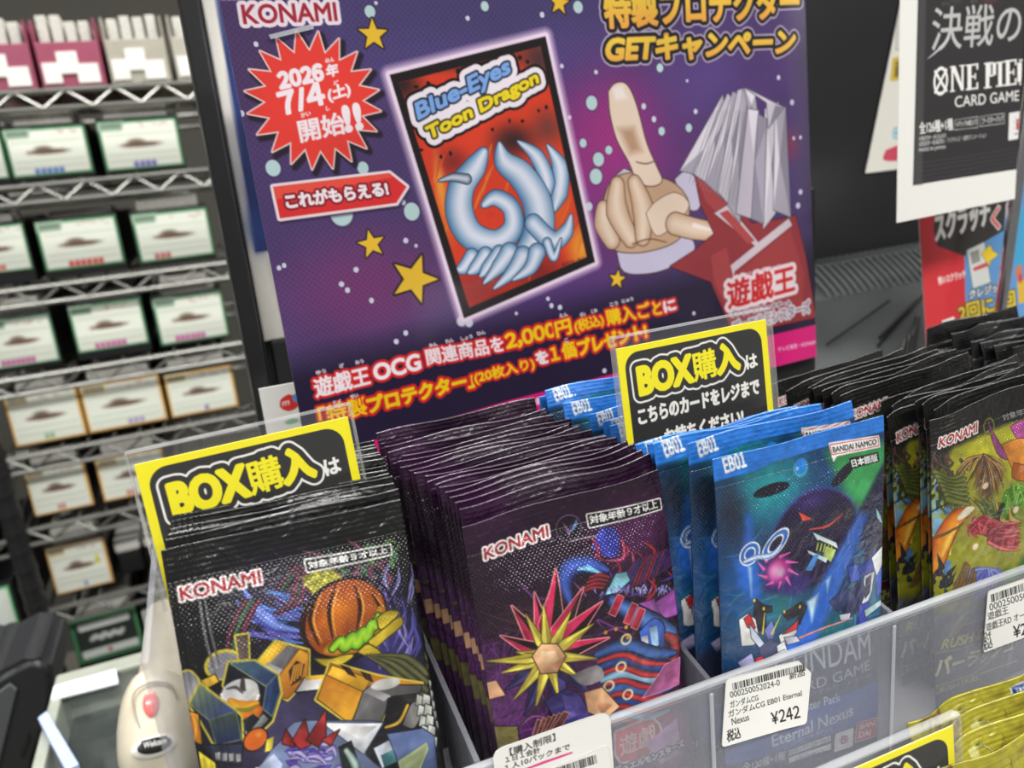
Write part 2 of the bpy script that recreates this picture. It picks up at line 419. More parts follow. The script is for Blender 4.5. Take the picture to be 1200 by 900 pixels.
# ================================================================ the setting
def structure(name, bm, mat): return tag(fin(name, bm, mat), kind='structure')
bm = bmesh.new(); box(bm, -3, 4, -2.5, 2.6, -.05, 0); structure('floor', bm, M['floor'])
bm = bmesh.new(); box(bm, -3, 4, 2.5, 2.6, 0, 2.8); structure('wall_back', bm, M['wall'])
bm = bmesh.new(); box(bm, -3, 4, -2.5, 2.6, 2.8, 2.85); structure('ceiling', bm, M['ceil'])

# ---------------------------------------------------------------- wire shelving at the back left
YR = 1.10                                        # the rack's front edge
RAIL = [(0, 110, 225, 97), (0, 226, 243, 195), (0, 341, 258, 311), (0, 443, 280, 407), (0, 545, 290, 482), (20, 628, 180, 587), (50, 718, 200, 680)]
shelf_z = [float(np.mean([at(a, b, YR)[2], at(c, d, YR)[2]])) for a, b, c, d in RAIL]
xp = at(40, 700, YR)[0]                          # the post between the two bays
x0r, x1r = xp - .5, xp + .78
rack = thing('wire_shelf_rack', 'chrome wire shelving rack holding rows of card boxes, behind the glass counter', 'shelf rack', (xp, YR + .2, 0))
def rl(p): return (p[0] - xp, p[1] - YR - .2, p[2] + ZC)
bm_posts = []
for px_ in (x0r, xp, x1r):
    for yy in (YR - .0, YR + .42):
        bm = bmesh.new(); tube(bm, [rl((px_, yy, -ZC)), rl((px_, yy, .75))], .0125, 12)
        for kz in range(62):
            z = -ZC + .05 + kz*.0254
            tube(bm, [rl((px_, yy, z)), rl((px_, yy, z + .006))], .0137, 12)
        fin('post', bm, M['black'], rack, smooth=True)
def wire_shelf(z, xa, xb):
    bm = bmesh.new(); n = int((xb - xa) / .03)
    for i in range(n + 1):
        x = xa + (xb - xa)*i/n; tube(bm, [rl((x, YR, z + .004)), rl((x, YR + .42, z + .004))], .0016, 5)
    sh = fin('wire_deck', bm, M['chrome'], rack, smooth=True)
    for yy in (YR, YR + .42):
        for zz, nm in ((z, 'upper_rail'), (z - .019, 'lower_rail')):
            bm = bmesh.new(); tube(bm, [rl((xa, yy, zz)), rl((xb, yy, zz))], .0034, 8); fin(nm, bm, M['chrome'], sh, smooth=True)
    bm = bmesh.new(); n = int((xb - xa) / .026); P = []
    for i in range(n + 1): P.append(rl((xa + (xb - xa)*i/n, YR - .001, z - (.019 if i % 2 else 0))))
    tube(bm, P, .0022, 6); fin('zigzag_truss', bm, M['chrome'], sh, smooth=True)
for i, z in enumerate(shelf_z): wire_shelf(z, xp + .012, x1r - .012)
for z in (shelf_z[1] - .05, shelf_z[3] - .05, shelf_z[5] - .008, shelf_z[6] - .05): wire_shelf(z, x0r + .012, xp - .012)
shelf_z.append(shelf_z[6] - .135); wire_shelf(shelf_z[7], xp + .012, x1r - .012)

def tag_canvas(w, h, edge, text, blotch=(96, 80, 66), paper=(232, 236, 224), dark=False, seed=1):
    c = Canvas(w, h, 1.2, edge); r = random.Random(seed)
    m = w*.05
    if dark:
        c.poly([(m, m), (w-m, m), (w-m, h-m), (m, h-m)], (38, 46, 42), px=False)
        c.poly([(w*.1, h*.12), (w*.9, h*.1), (w*.88, h*.26), (w*.12, h*.28)], (205, 212, 208), px=False)
        c.poly([(w*.08, h*.74), (w*.94, h*.72), (w*.94, h*.9), (w*.08, h*.92)], (200, 206, 202), px=False)
        for k in range(7): c.blob((w*(.3 + .07*k), h*.48), w*.06, h*.13, (200, 204, 200), .9, rot=r.uniform(-1, 1), hard=.5, px=False)
        c.blob((w*.5, h*.82), w*.05, h*.06, (170, 60, 70), 1, hard=.5, px=False); return c
    c.poly([(m*.6, m*.6), (w-m*.6, m*.6), (w-m*.6, h-m*.6), (m*.6, h-m*.6)], paper, px=False)
    c.poly([(0, 0), (w*.34, 0), (w*.3, h*.2), (0, h*.2)], tuple(int(.45*a + .55*b) for a, b in zip(edge, paper)), px=False)
    for k in range(5): c.poly([(w*(.05 + .05*k), h*.05), (w*(.085 + .05*k), h*.05), (w*(.085 + .05*k), h*.15), (w*(.05 + .05*k), h*.15)], (110, 118, 112), px=False)
    for k in range(6): c.blob((w*r.uniform(.5, .92), h*r.uniform(.07, .16)), w*.05, h*.04, (190, 150, 140), .6, px=False)
    for yy in (.26, .66, .78): c.poly([(w*.06, h*yy), (w*.94, h*yy), (w*.94, h*(yy+.05)), (w*.06, h*(yy+.05))], (208, 216, 200), .8, px=False)
    c.blob((w*.5, h*.5), w*.34, h*.07, blotch, .95, hard=.45, px=False); c.blob((w*.44, h*.44), w*.16, h*.1, blotch, .8, hard=.3, px=False)
    for k in range(9): c.blob((w*(.26 + .05*k + r.uniform(-.01, .01)), h*.5), w*.022, h*r.uniform(.05, .1), (128, 76, 62), .7, px=False)
    if text:
        for k in range(text[1]): c.poly([(w*(text[2] + .075*k), h*.84), (w*(text[2] + .06 + .075*k), h*.83), (w*(text[2] + .06 + .075*k), h*.94), (w*(text[2] + .075*k), h*.95)], text[0], .85, px=False)
    return c
GRN, ORG = (66, 128, 84), (222, 172, 92)
# each box: tag's left and right edge, top and bottom (photo pixels at its middle), shelf, tag looks
BOXES = [
 (1, 8, 105, 149, 206, GRN, ((84, 118, 200), 5, .28), 'green-edged tag and blue line of text', 'left'),
 (1, 118, 212, 140, 198, GRN, ((110, 96, 190), 4, .36), 'green-edged tag and violet line of text', 'right'),
 (1, -92, 6, 156, 214, GRN, ((84, 118, 200), 4, .3), 'pale tag cut off by the photo edge', 'leftmost'),
 (2, -68, 34, 266, 322, GRN, ((210, 70, 66), 4, .3), 'green-edged tag cut off at the photo edge', 'leftmost'),
 (2, 46, 142, 256, 314, GRN, ((206, 52, 56), 6, .3), 'green-edged tag and bold red line of text', 'middle'),
 (2, 158, 248, 247, 304, GRN, ((196, 88, 88), 3, .2), 'green-edged tag and small red and green text', 'right'),
 (3, -28, 66, 372, 430, GRN, ((190, 78, 150), 7, .12), 'green-edged tag and long pink text', 'left'),
 (3, 84, 171, 354, 409, GRN, ((196, 84, 152), 6, .25), 'greyer tag and pink text', 'middle'),
 (3, 182, 265, 345, 400, GRN, ((200, 84, 160), 6, .22), 'green-edged tag and pink text', 'right'),
 (4, 5, 98, 460, 520, ORG, ((150, 186, 150), 2, .42), 'orange-edged tag and small green text', 'left'),
 (4, 98, 194, 450, 506, ORG, ((170, 160, 200), 3, .5), 'wide orange-framed tag with faint text', 'middle'),
 (4, 196, 277, 437, 487, ORG, ((140, 116, 186), 1, .5), 'orange-edged tag and one violet mark', 'right'),
 (5, 18, 110, 560, 616, ORG, ((206, 128, 120), 2, .4), 'orange-edged tag and small red text', 'left'),
 (5, 119, 200, 548, 598, ORG, ((206, 120, 116), 2, .35), 'orange-edged tag partly behind the yellow sign', 'right'),
 (6, 42, 132, 646, 702, ORG, ((130, 150, 200), 1, .5), 'orange-edged tag and a yellow triangle mark', 'left'),
 (7, 84, 166, 718, 770, GRN, None, 'green-framed black tag', 'left'),
 (7, 169, 240, 706, 752, (206, 216, 204), None, 'white-framed black tag', 'right'),
]
SHELF_WORD = {0: 'top', 1: 'second', 2: 'third', 3: 'fourth', 4: 'fifth', 5: 'sixth', 6: 'seventh', 7: 'lowest'}
YB = YR + .025
for n, (si, xl, xr, yt, yb, edge, txt, words, pos) in enumerate(BOXES):
    ym = (yt + yb) / 2; A, B = at(xl, ym, YB), at(xr, ym, YB); xm = (xl + xr) / 2
    A[0] = max(A[0], xp + .02)
    zt, zb = at(xm, yt, YB)[2], at(xm, yb, YB)[2]; w, h = B[0] - A[0], zt - zb
    zs = shelf_z[si] + .0060
    if zb < zs + .002: zb = zs + .002; zt = zb + h
    cx = (A[0] + B[0]) / 2
    t = thing('card_storage_box', 'black box with %s, %s on %s rack shelf' % (words, pos, SHELF_WORD[si]), 'box', (cx, YB, zs + ZC), group='card storage boxes on the wire rack')
    W2 = w/2 + .001; H = zt - zs + .004; D = .34
    bm = bmesh.new()
    box(bm, -W2, W2, 0, .004, 0, H, .001); box(bm, -W2, W2, D - .004, D, 0, H); box(bm, -W2, -W2 + .003, .004, D - .004, 0, H); box(bm, W2 - .003, W2, .004, D - .004, 0, H); box(bm, -W2 + .003, W2 - .003, .004, D - .004, 0, .003)
    fin('body', bm, M['black'], t)
    bm = bmesh.new(); r = random.Random(n); y = .012
    for k in range(3):
        d = r.uniform(.05, .1); hh = H + r.uniform(-.002, .022); xs = r.uniform(.75, .95)
        box(bm, -W2*xs + .004, W2*xs - .006, y, y + d, .004, min(hh, H + .022), .003); y += d + r.uniform(.004, .015)
    fin('card_rows', bm, M['cards'], t)
    cv = tag_canvas(w*1000, h*1000, edge, txt, dark=txt is None, seed=n)
    if si == 6: cv.poly([(w*760, h*500), (w*820, h*300), (w*880, h*520)], (214, 204, 60), px=False)
    if edge is ORG: cv.C[:, :2] = edge; cv.C[:, -3:] = edge
    cv.plane = Plane((-w/2, -.0012, zt - zs), (1, 0, 0), (0, 0, -1))
    o = link('label_card', sheet_mesh('label_card', cv, .0008), M['label'], t); o.location = cv.plane.O
# the clear and maroon cases on the top shelf
def case(xl, xr, yt, yb, col, words, n):
    ym = (yt + yb) / 2; A, B = at(xl, ym, YB), at(xr, ym, YB); xm = (xl + xr)/2
    zs = shelf_z[0] + .006; w = B[0] - A[0]; zt = max(at(xm, yt, YB)[2], zs + .05); h = zt - zs
    t = thing('card_case', words, 'box', ((A[0] + B[0])/2, YB, zs + ZC), group='open card cases on the top shelf')
    bm = bmesh.new(); W2 = w/2 - .002
    box(bm, -W2, W2, 0, .003, 0, h, .001); box(bm, -W2, -W2 + .002, .003, .33, 0, h*1.5); box(bm, W2 - .002, W2, .003, .33, 0, h*1.5); box(bm, -W2, W2, .33, .333, 0, h*1.5); box(bm, -W2 + .002, W2 - .002, .003, .33, 0, .002)
    fin('body', bm, solid('case_%d' % n, col, .4), t)
    bm = bmesh.new(); x = -W2 + .006
    r = random.Random(n)
    while x < W2 - .016: box(bm, x, x + .011, .01, .3, .003, h*r.uniform(1.45, 1.62), .001); x += .0145
    fin('card_rows', bm, M['cards'], t)
    bm = bmesh.new()
    for (a, b, c, d) in ((-.9, -.35, .1, .55), (-.4, .25, .3, .78), (.15, .85, .08, .5)): box(bm, W2*a, W2*b, -.0016 + abs(a)*.0003, -.0002, h*c, h*d)
    fin('paper_tags', bm, M['white'], t)
case(-44, 40, 53, 96, (150, 74, 98), 'maroon card case with stepped white tags, leftmost on the top shelf', 1)
case(42, 122, 53, 94, (152, 72, 96), 'maroon card case with white tags, second on the top shelf', 2)
case(124, 199, 50, 90, (168, 164, 150), 'grey card case with white tags, third on the top shelf', 3)
case(202, 262, 49, 88, (176, 172, 160), 'grey card case beside the black frame, last on the top shelf', 4)
# small white-topped deck boxes on the lower shelves
for n, (si, xl, xr, yt, yb) in enumerate([(6, 134, 164, 632, 652), (6, 168, 200, 624, 646), (6, 202, 230, 616, 640)]):
    A, B = at(xl, (yt+yb)/2, YB + .02), at(xr, (yt+yb)/2, YB + .02); zs = shelf_z[si] + .006
    t = thing('deck_box', ['black deck box with white lid beside the orange-edged box', 'black deck box with white lid, middle of three', 'black deck box with white lid behind the yellow sign'][n], 'box', ((A[0]+B[0])/2, YB + .02, zs + ZC), group='white-lidded deck boxes')
    w2 = (B[0] - A[0])/2; H = at((xl+xr)/2, yt, YB + .02)[2] - zs; H = max(H, .05)
    bm = bmesh.new(); box(bm, -w2, w2, 0, .1, 0, H*.62, .003); fin('body', bm, M['black'], t)
    bm = bmesh.new(); box(bm, -w2 - .001, w2 + .001, -.001, .101, H*.62, H, .005); fin('lid', bm, M['white'], t)
# two boxes in the rack's left bay
for n, (px0, px1, yt, yb, z) in enumerate([(-80, 11, 655, 722, shelf_z[6] - .05), ]):
    A, B = at(px0, 690, YB), at(px1, 690, YB); w = B[0] - A[0]; h = .075
    t = thing('card_storage_box', 'black box with bright green-edged white tag at the photo edge, left bay', 'box', ((A[0]+B[0])/2, YB, z + .006 + ZC), group='card storage boxes on the wire rack')
    bm = bmesh.new(); W2 = w/2 + .004; box(bm, -W2, W2, 0, .004, 0, h + .012, .001); box(bm, -W2, W2, .336, .34, 0, h + .012); box(bm, -W2, -W2 + .003, .004, .336, 0, h + .012); box(bm, W2 - .003, W2, .004, .336, 0, h + .012); box(bm, -W2 + .003, W2 - .003, .004, .336, 0, .003); fin('body', bm, M['black'], t)
    cv = tag_canvas(w*1000, h*1000, (70, 180, 110), None, seed=4); cv.poly([(4, 4), (w*1000-6, 4), (w*1000-6, h*1000-4), (4, h*1000-4)], (228, 234, 226), px=False)
    cv.plane = Plane((-w/2, -.0012, h + .006), (1, 0, 0), (0, 0, -1)); o = link('label_card', sheet_mesh('label_card', cv, .0008), M['label'], t); o.location = cv.plane.O

# ---------------------------------------------------------------- glass showcase counter, scanner and the things around it
ZG = -.34
e0, e1 = onz(66, 790, ZG), onz(196, 756, ZG); yg1 = float((e0[1] + e1[1]) / 2); xg0 = float(e0[0])
yg0 = yg1 - .42; xg1 = -.033
sc = thing('showcase_counter', 'glass-topped showcase counter with pale metal frame in front of the rack', 'counter', ((xg0+xg1)/2, (yg0+yg1)/2, 0))
cx_, cy_ = (xg0+xg1)/2, (yg0+yg1)/2
bm = bmesh.new()
for (a, b, c, d) in ((xg0, xg1, yg1 - .018, yg1), (xg0, xg1, yg0, yg0 + .03), (xg0, xg0 + .008, yg0 + .03, yg1 - .018), (xg1 - .008, xg1, yg0 + .03, yg1 - .018)):
    box(bm, a - cx_, b - cx_, c - cy_, d - cy_, ZG + ZC - .03, ZG + ZC, .002)
fr_ = fin('frame', bm, M['steel'], sc)
bm = bmesh.new(); box(bm, xg0 + .008 - cx_, xg1 - .008 - cx_, yg0 + .03 - cy_, yg1 - .018 - cy_, ZG + ZC - .008, ZG + ZC - .003); fin('glass_top', bm, M['glass'], sc)
bm = bmesh.new()
box(bm, xg0 - cx_, xg1 - cx_, yg1 - .006 - cy_, yg1 - cy_, 0, ZG + ZC - .03); box(bm, xg0 - cx_, xg0 + .006 - cx_, yg0 - cy_, yg1 - .006 - cy_, 0, ZG + ZC - .03); box(bm, xg1 - .006 - cx_, xg1 - cx_, yg0 - cy_, yg1 - .006 - cy_, 0, ZG + ZC - .03)
box(bm, xg0 + .006 - cx_, xg1 - .006 - cx_, yg0 - cy_, yg1 - .006 - cy_, ZG + ZC - .125, ZG + ZC - .115)
fin('cabinet', bm, M['dark'], sc)
def on_level(px, py, z): p = onz(px, py, z); return (p[0], p[1], z + ZC)
# a plain white strip laid on the glass, and a card under it
def slab(name, pts, z, th, mat, label, cat):
    P = [onz(*p, z) for p in pts]; c = np.mean(P, 0); bm = bmesh.new()
    prism(bm, [(p[0] - c[0], p[1] - c[1]) for p in P], 0, th, axis=2)
    o = fin(name, bm, mat, loc=(c[0], c[1], z + ZC)); return tag(o, label, cat)
slab('counter_strip', [(60, 822), (64, 806), (136, 786), (139, 802)], ZG, .0015, solid('white_strip', (238, 244, 250), .4), 'bright white strip lying along the glass counter top', 'paper')
slab('bubble_wrap_strip', [(47, 850), (57, 842), (95, 905), (80, 912)], ZG + .0005, .006, solid('bubble_film', (176, 192, 226), .25, bump=.3, scale=160), 'pale blue padded strip on the glass beside the black stand', 'packing strip')
slab('notice_card', [(84, 816), (150, 792), (160, 890), (104, 915)], ZG - .112, .002, solid('notice_paper', (196, 194, 184), .6), 'pale notice card lying under the glass counter top', 'card')
slab('red_print_card', [(112, 850), (140, 842), (146, 878), (116, 890)], ZG - .109, .002, solid('red_notice', (196, 110, 96), .6), 'small red printed card on the pale notice under the glass', 'card')
# barcode scanner lying on the counter
def scanner():
    c0 = at(176, 836, .455)
    # local frame: u right, v down the face, seen face-on, leaning back on its stand
    t = thing('barcode_scanner', 'cream rounded barcode scanner with red oval window beside the card packs', 'scanner', c0 + UP)
    ux = np.array([.98, .15, -.05]); ux /= np.linalg.norm(ux); dn = np.array([-.02, -.62, -.78]); dn -= ux*(ux @ dn); dn /= np.linalg.norm(dn); n = np.cross(dn, ux)
    pl = Plane(c0, ux, dn)
    def P3(x, y, h): q = pl.loc(x, y); return Vector((ux*q[0] + dn*q[1])/1000 + n*h)
    out = spline([(136, 856), (142, 820), (156, 792), (178, 780), (202, 784), (222, 800), (233, 830), (236, 870), (234, 905), (220, 926), (185, 932), (152, 922), (138, 895), (136, 856)], 6)[:-1]
    cen = np.array([186, 856]); bm = bmesh.new(); rings = []
    for s, hgt in ((.93, -.035), (1.0, -.016), (1.0, -.008), (.965, -.001), (.9, .004), (.7, .0085), (.4, .0105), (.1, .011)):
        rings.append([bm.verts.new(P3(*(cen + (p - cen)*s), hgt)) for p in out])
    for A, B in zip(rings, rings[1:]):
        for k in range(len(out)): bm.faces.new((A[k], A[(k+1) % len(out)], B[(k+1) % len(out)], B[k]))
    bm.faces.new(rings[-1]); bm.faces.new(rings[0][::-1])
    fin('body', bm, M['cream'], t, smooth=True)
    def dome(name, c, rx, ry, rot, h0, h1, mat, par):
        bm = bmesh.new(); R = []
        for s, h in ((1, h0), (1, h1 - .0006), (.9, h1), (.5, h1 + .0007), (.05, h1 + .001)):
            R.append([bm.verts.new(P3(c[0] + s*(rx*math.cos(a)*math.cos(rot) - ry*math.sin(a)*math.sin(rot)), c[1] + s*(rx*math.cos(a)*math.sin(rot) + ry*math.sin(a)*math.cos(rot)), h)) for a in np.linspace(0, 2*math.pi, 28, endpoint=False)])
        for A, B in zip(R, R[1:]):
            for k in range(28): bm.faces.new((A[k], A[(k+1) % 28], B[(k+1) % 28], B[k]))
        bm.faces.new(R[-1]); return fin(name, bm, mat, par, smooth=True)
    dome('window', (177, 828), 9.5, 15.5, -.06, .006, .0120, M['red'], t)
    b = dome('badge_rim', (180, 877), 27, 13, -.28, .006, .0125, solid('badge_silver', (205, 203, 196), .3), t)
    dome('badge', (181, 876), 20.5, 9, -.28, .009, .0138, M['black'], b)
    cw = Canvas(30, 12, .35, (22, 22, 23)); cw.text('Welcom', (2, 9.2), (28, 9.2), (2.6, 2.4), (235, 235, 235), .15, px=False)
    tl = P3(166, 876, .0148)
    q = Plane(np.array(tl), np.array(P3(196, 869, .0148)) - np.array(tl), dn); w = np.linalg.norm(np.array(P3(196, 869, .0148)) - np.array(tl))
    s = w*1000/30; cw.U = cw.U*s; cw.V = cw.V*s; cw.plane = q
    o = link('lettering', sheet_mesh('lettering', cw, .0002), M['label'], b); o.location = q.O - q.dn*.0022
    bm = bmesh.new(); g = []
    for i in range(60):
        pass
    tube(bm, [P3(*p, .0098) for p in spline([(166, 858), (158, 838), (156, 820), (164, 808), (182, 802), (200, 806), (208, 822)], 5)], .0007, 5)
    bm.faces.ensure_lookup_table(); fin('groove', bm, solid('groove_shade', (168, 160, 142), .5), t, smooth=True)
    # the neck rising behind
    bm = bmesh.new(); tube(bm, [P3(205, 800, -.03), P3(212, 760, -.03), P3(218, 700, -.035)], .022, 16); fin('neck', bm, M['cream'], t, smooth=True)
    # foot down to the counter top
    zt = c0[2]; bm = bmesh.new(); a = P3(188, 930, -.03)
    tube(bm, [Vector(a), Vector((a.x, a.y + .02, ZG - zt + .0005))], .012, 18); fin('foot', bm, M['cream'], t, smooth=True)
scanner()
# black payment terminal at the lower left
def terminal():
    Yt = .66; pts = [(-60, 790), (-10, 796), (14, 782), (36, 772), (56, 776), (65, 796), (64, 822), (56, 850), (44, 890), (38, 930), (-60, 960)]
    P = [at(*p, Yt) for p in pts]; c = np.mean(P, 0); t = thing('payment_terminal', 'black rounded terminal at the lower left edge beside the glass counter', 'terminal', (c[0], c[1], c[2] + ZC))
    bm = bmesh.new(); prism(bm, [(p[0] - c[0], p[2] - c[2]) for p in P], 0, .09, axis=1)
    bmesh.ops.bevel(bm, geom=bm.edges[:], offset=.006, segments=3, affect='EDGES'); fin('housing', bm, solid('terminal_black', (40, 41, 44), .38), t, smooth=True)
    Q = [at(*p, Yt) for p in [(-40, 838), (12, 800), (20, 806), (-4, 905), (-40, 930)]]; bm = bmesh.new()
    prism(bm, [(p[0] - c[0], p[2] - c[2]) for p in Q], -.004, .001, axis=1); fin('screen_bezel', bm, M['dark'], t)
    Q = [at(*p, Yt) for p in [(24, 884), (34, 860), (36, 862), (27, 886)]]; bm = bmesh.new()
    prism(bm, [(p[0] - c[0], p[2] - c[2]) for p in Q], -.003, .001, axis=1); fin('card_slot', bm, M['black'], t)
    bm = bmesh.new(); box(bm, -.05, .0, .02, .08, -c[2] - ZC + 0.0, .0 - .02, .01); fin('stand', bm, M['black'], t)
terminal()

# ---------------------------------------------------------------- the till counter the packs stand on
cz = -.2175
bm = bmesh.new()
box(bm, -.0305, .62, .183, .66, 0, cz + ZC - .0005, .002)
tag(fin('till_counter', bm, M['wood']), 'pale till counter carrying the card pack trays', 'counter')
bm = bmesh.new(); box(bm, -.0305, .62, .02, .1825, 0, -.335 + ZC, .003)
tag(fin('lower_display_step', bm, M['wood']), 'lower step in front of the till counter carrying the yellow packs', 'display step')

# ---------------------------------------------------------------- the divided frosted tray
YW = .186; ZT = -.161; DIV = [-.0290, .0465, .1235, .198, .2885, .40]
tr = thing('divided_tray', 'frosted plastic divided tray holding the upright card packs', 'tray', (.18, YW + .08, cz + ZC))
def tl_(x, y, z): return (x - .18, y - YW - .08, z - cz)
def tbox(bm, x0, x1, y0, y1, z0, z1, bev=.0004):
    a, b = tl_(x0, y0, z0), tl_(x1, y1, z1); box(bm, a[0], b[0], a[1], b[1], a[2], b[2], bev, 1)
bm = bmesh.new()
tbox(bm, DIV[0], DIV[-1], YW, YW + .0016, cz, ZT - .003); fin('front_wall', bm, M['frost'], tr)
bm = bmesh.new(); tbox(bm, DIV[0], DIV[-1], YW - .0004, YW + .002, ZT - .003, ZT, .0008); fin('front_rim', bm, M['edge'], tr)
for i, x in enumerate(DIV):
    bm = bmesh.new(); a = [tl_(x, YW + .0016, cz + .002), tl_(x, YW + .0016, ZT), tl_(x, YW + .16, ZT + (.032 if i else .06)), tl_(x, YW + .16, cz + .002)]
    if i == 0: a = [tl_(x, YW + .0016, cz + .002), tl_(x, YW + .0016, ZT + .058), tl_(x, YW + .16, ZT + .058), tl_(x, YW + .16, cz + .002)]
    prism(bm, [(p[1], p[2]) for p in a], a[0][0] - .0008, a[0][0] + .0008, axis=0)
    fin('side_wall' if i in (0, len(DIV)-1) else 'divider', bm, M['frost'], tr)
for x in DIV[1:-1]:
    bm = bmesh.new(); tbox(bm, x - .0012, x + .0004, YW - .0009, YW - .0001, cz, ZT - .004); fin('seam_rib', bm, M['edge'], tr)
bm = bmesh.new(); tbox(bm, DIV[0], DIV[-1], YW + .16, YW + .1616, cz, ZT + .02); fin('back_wall', bm, M['frost'], tr)
bm = bmesh.new(); tbox(bm, DIV[0], DIV[-1], YW, YW + .1616, cz, cz + .0016); fin('tray_floor', bm, M['frost'], tr)

# ================================================================ foil card packs
WHT, BLK = (240, 238, 234), (16, 16, 17)
def konami(cv, BL, BR, TL, edge=.55): cv.text('KONAMI', BL, BR, TL, (158, 38, 50), .12, [(edge, (240, 234, 232))])
def age_box(cv, q, tq):       # q: TL TR BR BL of the rounded frame, tq: text box
    cv.poly(q, (14, 14, 15), grow=.25, outline=(.42, (226, 226, 222)))
    cv.text('対象年齢９才以上', *tq, (240, 240, 238), .10)
def halftone(cv, sl_px, col, pitch=1.5, r=.3, alpha=.5):
    P = cv.L(sl_px); x0, x1, y0, y1 = P[:, 0].min(), P[:, 0].max(), P[:, 1].min(), P[:, 1].max(); i = 0
    y = y0
    while y < y1:
        x = x0 + (pitch/2 if i % 2 else 0)
        while x < x1: cv.blob((x, y), r, r*.8, col, alpha, hard=.4, px=False); x += pitch
        y += pitch*.8; i += 1

def art_dark(pl, w, h):       # black pack: orange globe, gold and navy blocks, violet swirls (all plain shapes)
    cv = Canvas(w, h, .22, (17, 17, 18), pl); cv.auto = .22; r = random.Random(3)
    cv.blob((330, 700), 26, 22, (44, 38, 62), .9); cv.blob((450, 760), 16, 34, (66, 58, 128), .9); cv.blob((330, 850), 30, 26, (84, 76, 120), .8)
    for k in range(70):
        x, y = r.uniform(190, 500), r.uniform(650, 720); cv.blob((x, y), .5, .5, (70, 70, 84), .5)
    for k in range(46):       # violet flame strands
        x, y = r.uniform(270, 345), r.uniform(690, 745)
        cv.ribbon([(x, y), (x + r.uniform(8, 20), y + r.uniform(2, 10)), (x + r.uniform(24, 40), y + r.uniform(4, 16))], [.1, .45, .1], (58, 66, 160), r.choice([(110, 132, 220), (140, 110, 200), (80, 150, 210)]), alpha=.8, n=4)
    cv.ribbon([(285, 690), (300, 712), (322, 730), (350, 736)], [.3, 2.2, .4], (52, 60, 150), (126, 150, 226), hi=.2)
    for off, c in ((0, (60, 94, 70)), (8, (110, 44, 70)), (-7, (96, 40, 62))):
        cv.ribbon([(272 + off, 776), (276 + off, 740), (288 + off, 712), (296 + off, 702)], [.6, 1.0, .7], BLK, c)
        cv.ribbon([(330 + off, 690), (352 + off*.6, 664), (346 + off*.6, 700), (322, 716)], [.4, 1.0, .5], BLK, c)
    for k in range(22):
        x, y = r.uniform(355, 470), r.uniform(650, 690); cv.ribbon([(x, y), (x + r.uniform(-14, 14), y - r.uniform(6, 18)), (x + r.uniform(-22, 22), y - r.uniform(10, 26))], [.9, .8, .2], (28, 40, 34), r.choice([(66, 104, 78), (124, 58, 84), (86, 120, 64)]), n=4)
    cv.poly([(352, 676), (384, 662), (402, 676), (394, 690), (366, 694)], (150, 148, 46), outline=(.5, (88, 40, 70)))
    for k in range(14): cv.blob((r.uniform(356, 396), r.uniform(668, 690)), .8, .6, (206, 196, 74), .8, hard=.5)
    for k in range(26):       # violet and blue streaks on the right
        x, y = r.uniform(446, 492), r.uniform(650, 800); cv.ribbon([(x, y), (x + r.uniform(-10, 6), y + 18), (x + r.uniform(-16, 8), y + 40)], [.1, .8, .1], (46, 42, 104), r.choice([(120, 108, 206), (90, 88, 170), (176, 172, 226)]), alpha=.7, n=4)
    # the orange globe with grooves and a green zigzag belt
    cv.blob((402, 722), 12.6, 11.2, (40, 22, 14), 1, rot=-.2, hard=1); cv.blob((402, 721), 11.8, 10.4, (150, 72, 26), 1, rot=-.2, hard=1)
    cv.blob((396, 710), 8, 6, (226, 130, 38), .9); cv.blob((384, 728), 6, 5, (206, 110, 34), .85); cv.blob((424, 704), 6, 6, (176, 92, 34), .8)
    for a in ((372, 690, 362, 722, 372, 752), (392, 682, 384, 712, 388, 744), (414, 684, 420, 708, 416, 734), (434, 694, 444, 712, 440, 736)):
        cv.ribbon([(a[0], a[1]), (a[2], a[3]), (a[4], a[5])], [.2, .7, .2], (70, 32, 14), (52, 24, 12))
        cv.ribbon([(a[0]+4, a[1]+2), (a[2]+4, a[3]), (a[4]+4, a[5]-2)], [.1, .4, .1], (238, 164, 70), (244, 180, 84), alpha=.7)
    z = [(388, 756), (398, 747), (402, 754), (412, 744), (416, 750), (424, 738), (428, 743), (434, 728), (438, 731), (441, 718)]
    cv.ribbon([(382, 758)] + z[::2] + [(444, 712)], [1.2, 2.6, 2.4, 1.2], (150, 96, 26), (196, 140, 40))
    cv.ribbon(z, [.9, 1.7, 1.5, .7], (86, 160, 30), (168, 216, 56), outline=(.35, (60, 50, 20)))
    cv.ring((408, 722), 12.8, 11.4, .8, (30, 18, 30), rot=-.2)
    for p in ([(368, 768), (380, 776), (398, 774), (412, 764), (400, 764), (386, 768)], [(430, 748), (446, 736), (466, 722), (470, 730), (452, 744), (436, 756)], [(418, 760), (432, 766), (446, 764), (430, 752)], [(440, 722), (452, 714), (466, 716), (456, 726), (444, 734)]):
        cv.poly(p, (186, 162, 44), smooth=4, outline=(.4, (60, 58, 24)))
    for a in (0, 12, 24, 36): cv.ribbon([(428 + a*.4, 764), (450 + a*.6, 778 - a*.3), (478 + a*.3, 800 - a*.6), (500, 818 - a*.8)], [.4, 1.2, 1.0], (30, 32, 26), (104, 104, 66))
    # gold and navy blocks (hexagonal prisms, drums, bars)
    G1, G2, OUT = (222, 178, 52), (176, 116, 34), (.55, (206, 192, 74))
    def grad(p, q, a, b):
        A, B = np.array(cv.plane.loc(*p)), np.array(cv.plane.loc(*q)); D = B - A; qq = D @ D
        return lambda U, V: (lambda t: np.array(a, float)*(1 - t) + np.array(b, float)*t)(np.clip(((U - A[0])*D[0] + (V - A[1])*D[1]) / qq, 0, 1)[..., None])
